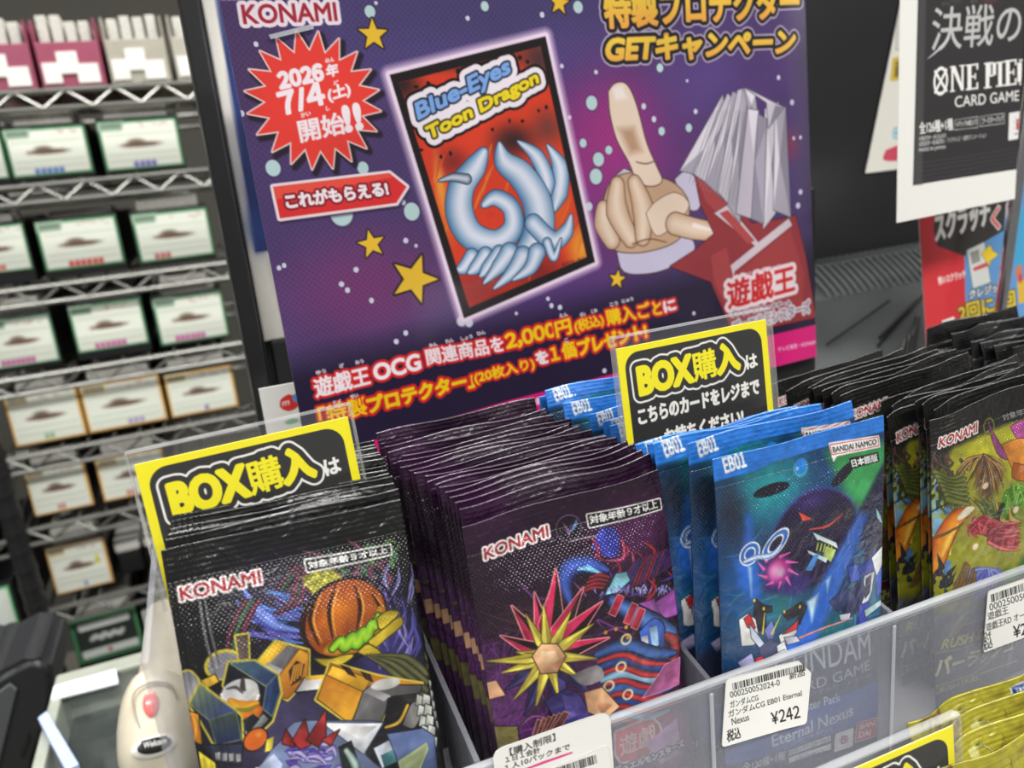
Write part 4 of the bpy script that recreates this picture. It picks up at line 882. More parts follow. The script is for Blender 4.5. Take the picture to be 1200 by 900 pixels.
def art_green(pl, w, h):      # yellow-green pack: leaves, orange plume, red, green and lilac sprays
    cv = Canvas(w, h, .24, (150, 150, 40), pl); cv.auto = .18; r = random.Random(15)
    cv.poly([(1080, 490), (1240, 420), (1240, 462), (1160, 492), (1118, 512), (1096, 560), (1084, 560)], (30, 31, 26), soft=2.5)
    cv.poly([(-2, -2), (67, -2), (67, 12.5), (-2, 12.5)], (24, 24, 23), px=False, soft=2)
    cv.blob((1150, 530), 16, 10, (190, 186, 40), .8); cv.blob((1190, 530), 12, 16, (206, 200, 60), .8); cv.blob((1090, 620), 8, 24, (150, 186, 206), .85); cv.blob((1085, 575), 6, 10, (214, 206, 60), .9)
    cv.blob((1180, 600), 14, 24, (110, 130, 36), .8); cv.blob((1150, 690), 20, 14, (80, 96, 40), .9)
    for k in range(20): x = 1076 + (k % 4)*9; y = 560 + (k//4)*24; cv.poly([(x, y), (x+7, y-2), (x+7, y+16), (x, y+18)], r.choice([(120, 170, 206), (86, 130, 180), (196, 206, 190), (226, 216, 80)]), .8)
    for k in range(60): x, y = r.uniform(1092, 1124), r.uniform(530, 590); cv.ribbon([(x, y), (x + r.uniform(-8, 8), y + r.uniform(4, 16))], [.7, .2], (34, 40, 22), r.choice([(96, 104, 50), (120, 70, 84), (70, 84, 40)]), n=3)
    for k in range(7): cv.ribbon([(1094 + 2*k, 552 + 5*k), (1108, 560 + 4*k), (1122 + k, 552 + 6*k)], [1.0, 1.6, .8], (44, 54, 26), (120, 126, 60))
    cv.blob((1130, 608), 9, 11, (150, 130, 66), .8)
    # brown and tan sprays, upper centre
    cv.blob((1150, 560), 8, 10, (80, 60, 44), .9, hard=.4)
    for k in range(70): a = r.uniform(-.6, 3.4); L = r.uniform(.5, 1.25); cv.ribbon([(1146, 530), (1146 + 16*L*math.cos(a), 536 + 22*L*abs(math.sin(a))), (1144 + 24*L*math.cos(a), 548 + 30*L*abs(math.sin(a)))], [.3, .5, .08], (50, 36, 30), r.choice([(96, 74, 56), (196, 156, 90), (160, 116, 70)]), n=4)
    cv.blob((1146, 566), 1.8, 1.6, (230, 196, 160), 1, hard=.6)
    for p, c in (([(1160, 492), (1164, 506), (1170, 524), (1174, 536), (1162, 528)], (130, 60, 110)), ([(1184, 500), (1204, 492), (1210, 520), (1190, 516)], (150, 66, 126)), ([(1170, 520), (1196, 512), (1208, 530), (1196, 550), (1178, 546)], (214, 136, 50)), ([(1180, 540), (1200, 546), (1192, 560), (1178, 556)], (190, 106, 44))): cv.poly(p, c, smooth=3, outline=(.25, (60, 36, 40)))
    cv.ring((1160, 500), 2.6, 2.8, .6, (110, 112, 40))
    for k in range(12): cv.ribbon([(1130 + 4*k, 580 + 3*(k % 3)), (1144 + 3*k, 592 + 4*(k % 4)), (1156 + 3*k, 612 - 2*(k % 3))], [.3, 1.6, .3], (50, 60, 28), r.choice([(130, 140, 60), (96, 110, 44), (196, 160, 70), (70, 60, 40)]))
    # orange plume with a white tip
    cv.ribbon([(1128, 596), (1114, 606), (1102, 634), (1096, 660), (1084, 680), (1072, 684)], [1.0, 3.4, 3.8, 3.0, 3.2, 2.2], (190, 84, 26), (240, 156, 46), hi=.15, outline=(.35, (110, 50, 24)))
    cv.ribbon([(1133, 592), (1126, 596), (1118, 604)], [.4, 1.8, 1.0], (226, 206, 170), (246, 240, 226)); cv.ribbon([(1116, 612), (1107, 632), (1102, 650)], [.4, 1.4, .4], (240, 170, 60), (250, 206, 90))
    cv.ribbon([(1072, 640), (1098, 628), (1120, 612)], [.4, .6, .5], (70, 50, 30), (130, 96, 60)); cv.ribbon([(1082, 615), (1092, 600), (1106, 588)], [.4, .3, .2], (30, 30, 26), (40, 40, 34)); cv.blob((1085, 612), 1.3, 1.8, (34, 32, 26), 1, hard=.8)
    # green spray
    for k in range(80): a = r.uniform(-3.2, .4); L = r.uniform(.5, 1.3); cv.ribbon([(1182, 590), (1182 + 12*L*math.cos(a), 582 + 14*L*math.sin(a)), (1184 + 20*L*math.cos(a), 592 + 16*L*math.sin(a) + 14*abs(math.cos(a)))], [.4, .55, .1], (50, 90, 26), r.choice([(110, 180, 50), (150, 206, 80), (80, 140, 40)]), n=4)
    cv.blob((1182, 594), 1.7, 1.7, (232, 214, 190), 1, hard=.6); cv.ribbon([(1166, 590), (1160, 606), (1164, 620)], [1.4, 1.4, .4], (20, 24, 20), (40, 46, 40))
    # red spray sweeping to the right
    for k in range(90): a = r.uniform(-3.4, .6); L = r.uniform(10, 28); cv.ribbon([(1142, 622), (1142 + .6*L*math.cos(a), 618 + .6*L*math.sin(a)), (1144 + L*math.cos(a) + 8, 624 + L*math.sin(a)*.6)], [.4, .55, .1], (96, 20, 36), r.choice([(196, 60, 76), (160, 36, 54), (222, 96, 106)]), n=4)
    for k in range(18): y = 616 + 1.6*k; cv.ribbon([(1150, 618 + k*.8), (1166, y - 4), (1188, y - 8 + 3*(k % 3))], [.8, 1.0, .1], (110, 24, 44), r.choice([(200, 70, 86), (170, 44, 64), (226, 120, 120)]), n=4)
    cv.blob((1135, 637), 1.6, 1.6, (240, 214, 196), 1, hard=.6)
    # lilac spray and dark tufts at the bottom
    for k in range(80): a = r.uniform(0, 3.3); L = r.uniform(.6, 1.3); cv.ribbon([(1150, 662), (1150 + 12*L*math.cos(a), 664 + 14*L*math.sin(a)), (1148 + 20*L*math.cos(a), 672 + 30*L*math.sin(a))], [.4, .55, .1], (70, 80, 150), r.choice([(120, 132, 206), (160, 168, 226), (96, 106, 186)]), n=4)
    cv.blob((1146, 681), 1.6, 1.6, (236, 220, 206), 1, hard=.6)
    for k in range(26): x, y = r.uniform(1080, 1110), r.uniform(664, 700); cv.ribbon([(x, y), (x + r.uniform(-8, 8), y - r.uniform(6, 16))], [1.1, .1], (24, 26, 34), r.choice([(46, 50, 62), (70, 60, 84), (60, 74, 80)]), n=3)
    for k in range(16): x, y = r.uniform(1116, 1136), r.uniform(654, 690); cv.ribbon([(x, y), (x - 4, y + 14), (x - 12, y + 26)], [.8, 1.1, .2], (84, 62, 36), (136, 106, 64), n=4)
    cv.blob((1176, 670), 4.4, 3.4, (110, 180, 70), 1, hard=.7); cv.blob((1192, 660), 5, 6, (70, 110, 50), .9, hard=.5)
    # lower print, seen through the tray wall
    cv.poly([(1058, 730), (1240, 670), (1240, 900), (1058, 900)], (66, 68, 62), .86, soft=5)
    for k in range(10): cv.ribbon([(1070 + 14*k, 780), (1086 + 14*k, 740 - 4*k), (1100 + 14*k, 720 - 4*k)], [1.6, 2.0, .6], (70, 76, 110), r.choice([(110, 118, 170), (150, 146, 110), (60, 60, 70)]), alpha=.8, n=4)
    cv.poly([(1108, 752), (1122, 730), (1170, 712), (1164, 730), (1130, 742)], (92, 46, 60), outline=(.4, (150, 146, 96)))
    cv.text('RUSH DUEL', (1101, 760), (1166, 734), (1104, 748), (206, 196, 110), .2, [(.5, (70, 70, 50))])
    cv.poly([(1062, 812), (1070, 784), (1100, 764), (1180, 736), (1186, 752), (1140, 790), (1090, 806)], (74, 78, 86), outline=(.4, (176, 170, 120)))
    cv.text('オーバーラッシュ', (1064, 806), (1186, 762), (1064, 782), (232, 226, 170), .35, [(.7, (40, 42, 60))])
    cv.text('RUSH DUEL', (1102, 812), (1148, 796), (1102, 806), (190, 184, 110), .05); cv.ribbon([(1052, 832), (1100, 812)], [.3, .3], (170, 166, 70), (170, 166, 70)); cv.ribbon([(1148, 790), (1192, 774)], [.3, .3], (170, 166, 70), (170, 166, 70))
    konami(cv, (1099, 524.5), (1144.5, 506), (1100.5, 513), .5)
    cv.poly([(1175, 487), (1240, 462), (1240, 478), (1178, 497)], (26, 26, 28)); cv.text('対象年齢９才以上', (1178, 494), (1238, 474), (1177, 487), (150, 150, 150), .05)
    cv.noise(2.0, .10, 6); return cv

def art_ruin(pl, w, h):       # lower yellow pack: yellow brickwork, brown corner, dark plates
    cv = Canvas(w, h, .3, (168, 160, 50), pl); r = random.Random(21)
    for k in range(26): cv.ribbon([(-2, 2 + 2.1*k), (w/2, 1.2 + 2.1*k), (w + 2, 2 + 2.1*k)], [.14, .14], (140, 134, 34), (132, 126, 32), alpha=.8, px=False, n=4)
    for k in range(160): x, y = r.uniform(0, w), r.uniform(0, 55); cv.ribbon([(x, y), (x + .1, y + 2.1)], [.12, .12], (140, 134, 34), (132, 126, 32), alpha=.7, px=False, n=2)
    for k in range(40): x, y = r.uniform(0, w), r.uniform(0, 50); cv.ribbon([(x, y), (x + r.uniform(-4, 4), y + r.uniform(1, 5)), (x + r.uniform(-5, 5), y + r.uniform(3, 9))], [.2, .3, .1], (104, 90, 40), (90, 74, 34), alpha=.7, px=False, n=3)
    for k in range(70): cv.blob((r.uniform(0, w), r.uniform(0, 60)), r.uniform(1, 4), r.uniform(.5, 2), r.choice([(120, 104, 40), (140, 130, 46), (196, 190, 80), (104, 84, 40)]), .5, px=False)
    for k in range(26): x = r.uniform(0, 15); cv.blob((x, r.uniform(0, 12 - x*.5)), r.uniform(.8, 2.4), r.uniform(.6, 1.6), r.choice([(96, 58, 30), (120, 84, 44), (74, 46, 28)]), .85, px=False)
    for k in range(20): cv.blob((w - r.uniform(0, 16), r.uniform(0, 14)), r.uniform(.8, 2.6), r.uniform(.6, 1.6), r.choice([(120, 84, 44), (196, 190, 90), (140, 110, 50)]), .7, px=False)
    cv.ring((25, 9), 4, 4.6, .6, (70, 74, 40), px=False); cv.ring((25.4, 9.2), 4, 4.6, .5, (206, 204, 130), .7, px=False)
    for x, y in ((20, 4), (30, 15), (16, 14)):
        cv.poly([(x, y), (x + 4, y - .6), (x + 4.4, y + 3.4), (x + .3, y + 4)], (206, 204, 130), .6, px=False)
    cv.poly([(47, 3), (59, 2), (60, 8.5), (48, 9.6)], (38, 70, 140), outline=(.5, (226, 230, 236)), px=False); cv.text('TAKARA', (48.3, 5.6), (58.5, 4.6), (48.2, 3.7), (240, 240, 240), .1, px=False); cv.text('TOMY', (48.8, 8.9), (58, 7.9), (48.7, 6.3), (240, 240, 240), .12, px=False)
    cv.poly([(12, 14.5), (19, 13.5), (19.4, 18.4), (12.3, 19.6)], (24, 24, 24), px=False); cv.text('21', (13.6, 18.4), (18.4, 17.6), (13.5, 15), (240, 240, 236), .2, px=False)
    cv.text('デュエル・マスターズ', (12, 23), (36, 19), (12, 20), (240, 238, 220), .2, [(.6, (30, 30, 28))], px=False)
    cv.poly([(38, 15), (62, 11), (62, 15), (40, 19)], (28, 28, 30), px=False); cv.text('デュエマ', (42, 17.2), (58, 14), (42, 15.4), (170, 170, 160), .03, px=False)
    cv.noise(2.4, .10, 7); return cv

SEAL = 9.0                     # mm of flat crimped seal at each end
def pack_meshes(kind, cv, seed, stride=1, T=3.2, wave=.7, curl=0, roll=1.0):
    """Pillow body, top seal and bottom seal of one foil pack; x across, z up, front towards -y; metres."""
    w, h = cv.w, cv.h; r = random.Random(seed)
    u = cv.U[::stride, ::stride]; v = cv.V[::stride, ::stride]; C = cv.C[::stride, ::stride]
    f = u / w; g = v / h
    ph, ph2, k1 = r.uniform(0, 6.3), r.uniform(0, 6.3), r.uniform(1.0, 1.7)
    prof = np.clip(1 - np.abs(2*f - 1)**3.2, 0, 1)
    def ss(a, b, x): t = np.clip((x - a)/(b - a), 0, 1); return t*t*(3 - 2*t)
    end = ss(SEAL, SEAL + 17, v) * ss(SEAL, SEAL + 17, h - v)
    wr = np.zeros_like(u)
    for k in range(7):         # soft folds running out of the seals
        x0, a, sl = r.uniform(0, 1), r.uniform(.1, .32), r.uniform(-.25, .25)
        for base, vv in ((1, v), (0, h - v)):
            wr += a*np.exp(-((f - x0 - sl*vv/60)/.05)**2) * ss(SEAL, SEAL + 6, vv) * (1 - ss(SEAL + 10, SEAL + 26, vv))
    bulge = T*prof*end + wr*prof
    bend = wave*np.sin(2*math.pi*k1*f + ph)*np.exp(-v/22) + .4*wave*np.sin(2*math.pi*2.3*f + ph2)*np.exp(-v/9) + curl*np.exp(-v/14)*(f**2)
    back_curl = .30*np.clip(17 - v, 0, 17)**2/34*(.62 + .38*np.sin(2*math.pi*1.4*f + ph + 1))*roll
    bend = bend + back_curl
    y = -(bulge) + bend
    P = np.stack([u - w/2, y, h - v], -1) / 1000; Pb = np.stack([u - w/2, bend + .15*T*prof*end, h - v], -1) / 1000; UV = np.stack([u, v], -1)
    rows = v[:, 0]; a = int(np.searchsorted(rows, SEAL)); b = int(np.searchsorted(rows, h - SEAL))
    out = []
    for nm, s, th in (('wrapper', slice(a, b + 1), .0004), ('top_seal', slice(0, a + 1), .00028), ('bottom_seal', slice(b, None), .0005)):
        out.append((nm, grid_mesh(kind + '_' + nm, P[s], C[s], (0, -1, 0), th, UV[s], back=(40, 40, 42), Pb=Pb[s])))
    return out

def pack_root(name, TL, ux, dn, w, h, label, group):
    pl = Plane(TL, ux, dn)
    c = pl.O + pl.ux*(w/2000) + pl.dn*(h/1000) + UP
    t = thing(name, label, 'card pack', group=group)
    m = Matrix.Identity(4); yv = -pl.n; zv = -pl.dn
    for i in range(3): m[i][0], m[i][1], m[i][2], m[i][3] = pl.ux[i], yv[i], zv[i], c[i]
    t.matrix_world = m; return t
def wear(t, parts, mat):
    for nm, me in parts: link(nm, me, mat, t)

ORD = ['front', 'second', 'third', 'fourth', 'fifth', 'sixth', 'seventh', 'eighth', 'ninth', 'tenth', 'eleventh', 'twelfth', 'thirteenth', 'fourteenth', 'fifteenth', 'sixteenth', 'seventeenth', 'eighteenth', 'nineteenth', 'twentieth']
def stack(kind, art, mat, w, h, front, rest, words, where, group, T, wave=.7, behind_lean=None, seed=1, front_label=None):
    """front = (TL, ux, dn); rest = list of top left corners of the packs behind it, nearest first."""
    TL, ux, dn = front; pl = Plane(TL, ux, dn)
    cv = art(pl, w, h)
    t = pack_root('card_pack', TL, ux, dn, w, h, front_label or '%s, at the front of the %s' % (words, where), group)
    wear(t, pack_meshes(kind, cv, seed, 1, T, wave, roll=.45), mat)
    variants = [pack_meshes(kind + '_rear%d' % k, cv, seed + 10 + k, 2, T*.85, wave*1.1, roll=.7 + .3*k) for k in range(3)]
    rr = random.Random(seed); n = len(rest)
    for k, q in enumerate(rest):
        d = np.array(dn) if behind_lean is None else np.array(behind_lean)
        d = d / np.linalg.norm(d); x = np.array(ux, float) / np.linalg.norm(ux); x = x + np.array([0, 0, rr.uniform(-.012, .012)])
        lab = '%s, %s from the front of the %s' % (words, ORD[k + 1], where)
        if k == n - 1: lab = '%s, last at the back of the %s' % (words, where)
        t = pack_root('card_pack', q, x, d, w, h, lab, group)
        wear(t, variants[rr.randrange(3)], mat)
    return cv

def foot(TL, h, Yb, zfloor=None):        # unit vector from the top edge down to a bottom edge at depth Yb
    dy = Yb - TL[1]; hz = math.sqrt(max((h/1000)**2 - dy*dy, 1e-6)); return np.array([0, dy, -hz])

F1 = foil('foil_dark', 124, left_ribs=9); F2 = foil('foil_violet', 119); F3 = foil('foil_blue', 126, dots=(9, 36)); F4 = foil('foil_green', 120, dots=(9, 24)); F5 = foil('foil_ruin', 115, dots=(0, 0))

# leftmost slot: black packs
TLa, TRa = np.array([-.0236, .2178, -.0890]), np.array([.0414, .2178, -.0908])
rest = [np.array([-.0228 + .0003*k, .2178 + .0044*k, -.0885 + .0006*math.sin(k*1.7)]) for k in range(1, 14)]
dnA = foot(TLa, 124, .1935)
stack('dark', art_dark, F1, 65, 124, (TLa, TRa - TLa, dnA), rest, 'black foil pack with orange print', 'leftmost stack', 'black card packs in the leftmost slot', 3.0, .8, seed=2)
# second slot: violet packs
px2 = [(542, 592), (535, 584), (531, 578), (526, 572), (522, 569), (516, 567), (502, 569), (500, 561), (487, 556), (480, 552), (470, 551), (468, 545), (473, 538), (452, 530), (445, 521), (433, 504)]
TLb, TRb = np.array([.054, .2015, -.0960]), np.array([.119, .2015, -.0948])
rest = [at(x, y, .2015 + .0048*(k + 1) + (.008 if k == 15 else 0)) for k, (x, y) in enumerate(px2)]
rest = [np.array([max(min(q[0], .0556), .0492), q[1], max(-.0945 + (q[2] + .0945)*.6, -.0945)]) for q in rest]
stack('violet', art_violet, F2, 65, 119, (TLb, TRb - TLb, foot(TLb, 119, .1925)), rest, 'dark violet foil pack', 'second stack from left', 'violet card packs in the second slot', 3.2, 1.0, seed=5)
# third slot: blue packs, a sign standing among them
TLc, TRc = at(838, 540, .1905), at(1040, 487, .1905)
px3 = [(806, 520, .1985), (769, 522, .205), (762, 522, .212), (750, 523, .2185), (741, 525, .225), (715, 499, .248), (707, 494, .254), (690, 486, .262), (662, 474, .270), (641, 459, .279), (632, 465, .286)]
rest = [at(*q) for q in px3]
stack('blue', art_blue, F3, 65.8, 126, (TLc, TRc - TLc, foot(TLc, 126, .1915)), rest, 'bright blue foil pack', 'third stack from left', 'blue card packs in the third slot', 3.0, .5, seed=8)
# fourth slot: yellow-green packs with black tops
TLd = at(1090, 493, .1915)
px4 = [(1093, 480, .197), (1085, 475, .2015), (1077, 472, .206), (1043, 490, .2105), (1049, 477, .215), (1053, 469, .219), (1036, 472, .224)]
rest = [at(*q) for q in px4] + [np.array([.2150 - .0003*k, .2285 + .0045*k, -.0965]) for k in range(5)] + [at(920, 458, .2543), at(905, 452, .2849)]
stack('green', art_green, F4, 65, 120, (TLd, (1, 0, .085), foot(TLd, 120, .1925)), rest, 'black-topped yellow-green foil pack', 'fourth stack from left', 'yellow-green card packs in the fourth slot', 3.0, 1.2, seed=12)

# rear right: black packs with a red and white maker's word
def art_black(pl, w, h):
    cv = Canvas(w, h, .5, (17, 17, 18)); cv.text('KONAMI', (7, 17.5), (29, 17.5), (7.4, 13.5), (150, 40, 52), .1, [(.6, (226, 220, 218))], px=False)
    r = random.Random(4)
    for k in range(40): cv.blob((r.uniform(5, 60), r.uniform(30, 100)), 6, 8, r.choice([(40, 36, 24), (60, 54, 26), (30, 30, 44)]), .6, px=False)
    return cv
px5 = [(1187, 407, .262), (1173, 406, .2665), (1157, 403, .271), (1140, 400, .2755), (1117, 391, .281), (1085, 384, .287)]
P5 = [at(*q) for q in px5]
stack('black', art_black, F4, 65, 118, (P5[0], (1, 0, .015), foot(P5[0], 118, .258)), P5[1:], 'plain black foil pack', 'rear right stack', 'black card packs at the rear right', 3.2, 1.0, seed=17)

# lower tray: yellow packs
zl = -.335
bm = bmesh.new(); box(bm, -.04, .44, .098, .0995, zl, zl + .062, .0005, 1); box(bm, -.04, .44, .18, .1815, zl, zl + .09, .0005, 1); box(bm, -.04, .44, .0995, .18, zl, zl + .0015)
lt = tag(fin('lower_tray', bm, M['frost'], loc=(0, 0, ZC)), 'frosted plastic tray on the lower step holding the yellow packs', 'tray')
px6 = [(1078, 920, .148), (1080, 893, .156), (1085, 862, .164), (1063, 847, .1725)]
P6 = [at(*q) for q in px6]
stack('ruin', art_ruin, F5, 66, 115, (P6[0], (1, 0, .01), (0, -.35, -1)), P6[1:], 'yellow foil pack with brickwork print', 'lower stack', 'yellow card packs in the lower tray', 2.6, 1.4, seed=23)

# ================================================================ printed signs, posters, labels
YEL, INK = (250, 238, 12), (34, 34, 35)
def sign_canvas(pl, w, h, big, small, px):
    cv = Canvas(w, h, .2, YEL, pl)
    return cv
def rrect(x0, y0, x1, y1, r, n=6):
    out = []
    for cx, cy, a in ((x1 - r, y0 + r, -90), (x1 - r, y1 - r, 0), (x0 + r, y1 - r, 90), (x0 + r, y0 + r, 180)):
        for k in range(n + 1): t = math.radians(a + 90*k/n); out.append((cx + r*math.cos(t), cy + r*math.sin(t)))
    return out
def box_sign(pl, label, words3=True, tight=False):
    """Yellow framed black card in a clear sleeve: big BOX 購入, small lines."""
    w, h = 61.5, 44.0; cv = Canvas(w, h, .19, YEL, pl)
    cv.poly(rrect(2.6, 2.2, w - 2.6, h - 2.6, 5.5), INK, px=False)
    TT = (('BOX', (7.4, 17.4), (28.6, 16.6), (7.2, 8.0), .8), ('購', (29.3, 17.0), (38.9, 16.4), (28.9, 7.0), .28), ('入', (39.4, 16.2), (48.4, 15.6), (39.2, 6.4), .8))
    for wd, oc in ((3.1, (244, 243, 238)), (2.4, INK)):
        for q in TT: cv.text(*q[:4], oc, wd, px=False)
    for q in TT: cv.text(*q[:4], YEL, q[4], px=False)
    cv.text('は', (51.6, 16.6), (56.2, 16.4), (51.5, 11.8), (246, 245, 240), .25, px=False)
    cv.text('こちらのカードをレジまで', (5.5, 27.6), (56, 26.4), (5.5, 22.2), (244, 243, 238), .3, px=False)
    cv.text('お持ちください!', (15, 37.2), (48, 36.4), (15, 31.4), (244, 243, 238), .3, px=False)
    t = thing('price_sign', label, 'sign', pl.O + UP, group='yellow box purchase signs')
    o = link('printed_card', sheet_mesh('printed_card', cv, .0004, back=(230, 230, 226)), M['gloss'], t)
    # sleeve: a clear sheet a little larger, in front and behind
    bm = bmesh.new(); ux, dn, n = (Vector(q) for q in (pl.ux, pl.dn, pl.n))
    for off in (.0011, -.0014):
        c = [ux*a + dn*b + n*off for a, b in ((-.0012, -.0040), (w/1000 + .0012, -.0040), (w/1000 + .0012, h/1000 + .001), (-.0012, h/1000 + .001))]
        d = [p + n*.0003 for p in c]
        A = [bm.verts.new(p) for p in c]; B = [bm.verts.new(p) for p in d]
        bm.faces.new(A); bm.faces.new(B[::-1])
        for i in range(4): bm.faces.new((A[i], B[i], B[(i+1) % 4], A[(i+1) % 4]))
    fin('clear_sleeve', bm, M['sleeve'], t)
    bm = bmesh.new()
    for (a0, a1, b0, b1) in ((-.0012, w/1000 + .0012, -.0042, -.0036), (-.0016, -.001, -.0040, h/1000), (w/1000 + .001, w/1000 + .0016, -.0040, h/1000)):
        c = [ux*a + dn*b + n*.0016 for a, b in ((a0, b0), (a1, b0), (a1, b1), (a0, b1))]; d = [p - n*.003 for p in c]
        A = [bm.verts.new(p) for p in c]; B = [bm.verts.new(p) for p in d]; bm.faces.new(A); bm.faces.new(B[::-1])
        for i in range(4): bm.faces.new((A[i], B[i], B[(i+1) % 4], A[(i+1) % 4]))
    fin('sleeve_rim', bm, M['srim'], t)
    return t
a, b = at(157, 545, .2425), at(408, 488, .2425)
box_sign(Plane(a, b - a, (0, -.12, -1)), 'yellow and black box purchase sign standing in the leftmost stack of packs')
a, b = at(722, 409, .2365), at(898, 374, .2365)
box_sign(Plane(a, b - a, (0, -.10, -1)), 'yellow and black box purchase sign standing among the blue packs')
a = at(1117, 850, .153); box_sign(Plane(a - np.array([.0615, 0, 0]), (1, 0, 0), (0, -.1, -1)), 'yellow and black box purchase sign at the bottom edge, beside the yellow packs')

# ---------------------------------------------------------------- price labels on the tray front
YF = YW - .0006
def front_plane(TL, TR, off=0.0): a, b = at(*TL, YF - off), at(*TR, YF - off); return Plane(a, b - a, (0, 0, -1)), np.linalg.norm(b - a)*1000
TAGP = (238, 237, 233)
def corner_cut(w, h, r=1.2, cut=0):
    o = rrect(0, 0, w, h, r)
    return [(x, y) for x, y in o if not (cut and x > w - cut - .01 and y < r + .01)] + ([] if not cut else []) if not cut else [(w - cut, 0), (w, cut)] + [(x, y) for x, y in o if not (x > w/2 and y < h/2)]
def cut_canvas(pl, w, h, step=.16): return Canvas(w, h, step, TAGP, pl)
# label with the price 242
pl, w = front_plane((851, 796), (948, 771)); h = pl.loc(846, 876)[1]; cv = cut_canvas(pl, w + 1.2, h)
cv.bars((859, 809), (944, 785), (858, 801), 42, 3); cv.poly([(916, 797), (950, 786), (950, 793), (917, 803)], TAGP)
cv.text('000250052024-0', (856, 818), (914, 803), (855, 811), (50, 50, 50), .02); cv.text('新品', (925, 797), (942, 791), (925, 789), (50, 50, 50), .04)
cv.text('ガンダムCG', (856, 830), (889, 821), (855, 822), (40, 40, 40), .03); cv.text('ガンダムCG EB01 Eternal', (854, 841), (939, 815), (853, 833), (40, 40, 40), .03)
cv.text('Nexus', (858, 850), (878, 844), (857, 842), (40, 40, 40), .03); cv.text('￥２４２', (905, 849), (937, 840), (903, 835), (30, 30, 30), .1, tight=.1); cv.text('税込', (852, 870), (868, 865), (852, 856), (30, 30, 30), .08)
def lb(cv, label, cut=0, r=1.2):
    me = cut_mesh('price_label', cv, corner_cut(cv.w, cv.h, r, cut), .00025, curl=lambda f, g: .0004*np.exp(-((f-1)**2)/.03))
    o = link('price_label', me, M['label']); o.location = cv.plane.O + UP; return tag(o, label, 'label', 'price labels on the tray front')
lb(cv, 'white price label reading 242 yen on the tray below the blue packs', 5.5)
# label at the right edge
pl, w = front_plane((1158, 693), (1240, 665)); h = pl.loc(1150, 766)[1]; cv = cut_canvas(pl, w, h)
cv.bars((1162, 706), (1240, 678), (1161, 697), 40, 7); cv.text('000250050572-0', (1160, 716), (1226, 694), (1159, 708), (50, 50, 50), .02)
cv.text('遊戯王', (1158, 727), (1182, 719), (1157, 718), (40, 40, 40), .03); cv.text('遊戯王RD オーバーラッシュ', (1156, 740), (1240, 711), (1155, 731), (40, 40, 40), .03)
cv.text('04', (1153, 749), (1161, 746), (1153, 742), (40, 40, 40), .03); cv.text('税込', (1150, 764), (1163, 759), (1150, 750), (30, 30, 30), .08); cv.text('¥209', (1188, 748), (1218, 738), (1187, 734), (30, 30, 30), .08)
lb(cv, 'white price label at the right edge on the tray below the yellow-green packs')
# purchase limit label at the bottom centre, a second label stuck on it
pl, w = front_plane((577, 880), (714, 832), .0005); cv = cut_canvas(pl, w, 26)
cv.text('【購入制限】', (598, 886), (651, 868), (597, 877), (40, 40, 40), .05); cv.text('１日１会計', (593, 894), (633, 882), (592, 887), (40, 40, 40), .05); cv.text('１人10パックまで', (592, 904), (668, 878), (591, 897), (40, 40, 40), .05)
cv.ribbon([(612, 903), (636, 894), (656, 887), (670, 882)], [.3, .45, .4, .3], (222, 60, 130), (226, 70, 140))
lb(cv, 'white purchase limit label with pink underline at the bottom centre of the tray', 0, 3)
pl, w = front_plane((644, 902), (712, 872), .0012); cv = cut_canvas(pl, w, 18); cv.bars((648, 912), (700, 894), (646, 902), 30, 9)
cv.text('000250052', (676, 915), (702, 906), (676, 909), (50, 50, 50), .02)
lb(cv, 'small barcode label stuck over the purchase limit label at the bottom')

# ---------------------------------------------------------------- the violet campaign poster (A4) with plain stand-in art
pl = Plane(np.array([.0245, .3353, .0679])*1.08, [.9991, .0402, .013], [.0406, -.0257, -.9988])
PW, PH = 297.0, 204.0
pv = Canvas(PW, PH, .34, (84, 66, 116), pl); r = random.Random(31)
BR_ = pl.loc(965, 416); 
pv.C[:] = np.array([80, 64, 112])
pv.blob((700, 200), 90, 80, (140, 56, 134), .95); pv.blob((715, 160), 40, 46, (176, 56, 132), .75); pv.blob((430, 335), 60, 40, (134, 62, 118), .8); pv.blob((480, 30), 80, 40, (88, 80, 140), .7)
pv.blob((640, 40), 60, 40, (84, 78, 138), .6); pv.blob((300, 60), 40, 60, (80, 58, 96), .8); pv.blob((560, 20), 140, 22, (70, 64, 104), .7); pv.blob((640, 370), 80, 26, (100, 60, 140), .7)
pv.blob((900, 130), 50, 60, (90, 60, 120), .6); pv.blob((820, 90), 40, 30, (104, 80, 150), .7); pv.blob((925, 170), 12, 14, (140, 56, 86), .8); pv.blob((960, 220), 20, 120, (66, 58, 84), .8); pv.blob((960, 40), 26, 50, (64, 58, 78), .8)
_y = pv.V; _x = pv.U                     # printed dot screen
dots = np.cos(2*np.pi*_x/2.6)*np.cos(2*np.pi*_y/2.6); pv.C *= (1 - .10*np.clip(dots*3, 0, 1))[..., None]
t0 = pl.loc(345, 420); t1 = pl.loc(720, 335)
lineD = (_y - t0[1]) - (t1[1] - t0[1])/(t1[0] - t0[0])*(_x - t0[0]); k = np.clip((lineD + 6)/16, 0, 1)[..., None]*.85
pv.C = pv.C*(1 - k) + np.array([36, 31, 50])*k
pv.poly([(340, 545), (595, 469), (790, 419), (975, 376), (975, 420), (600, 520), (340, 600)], (222, 36, 122))
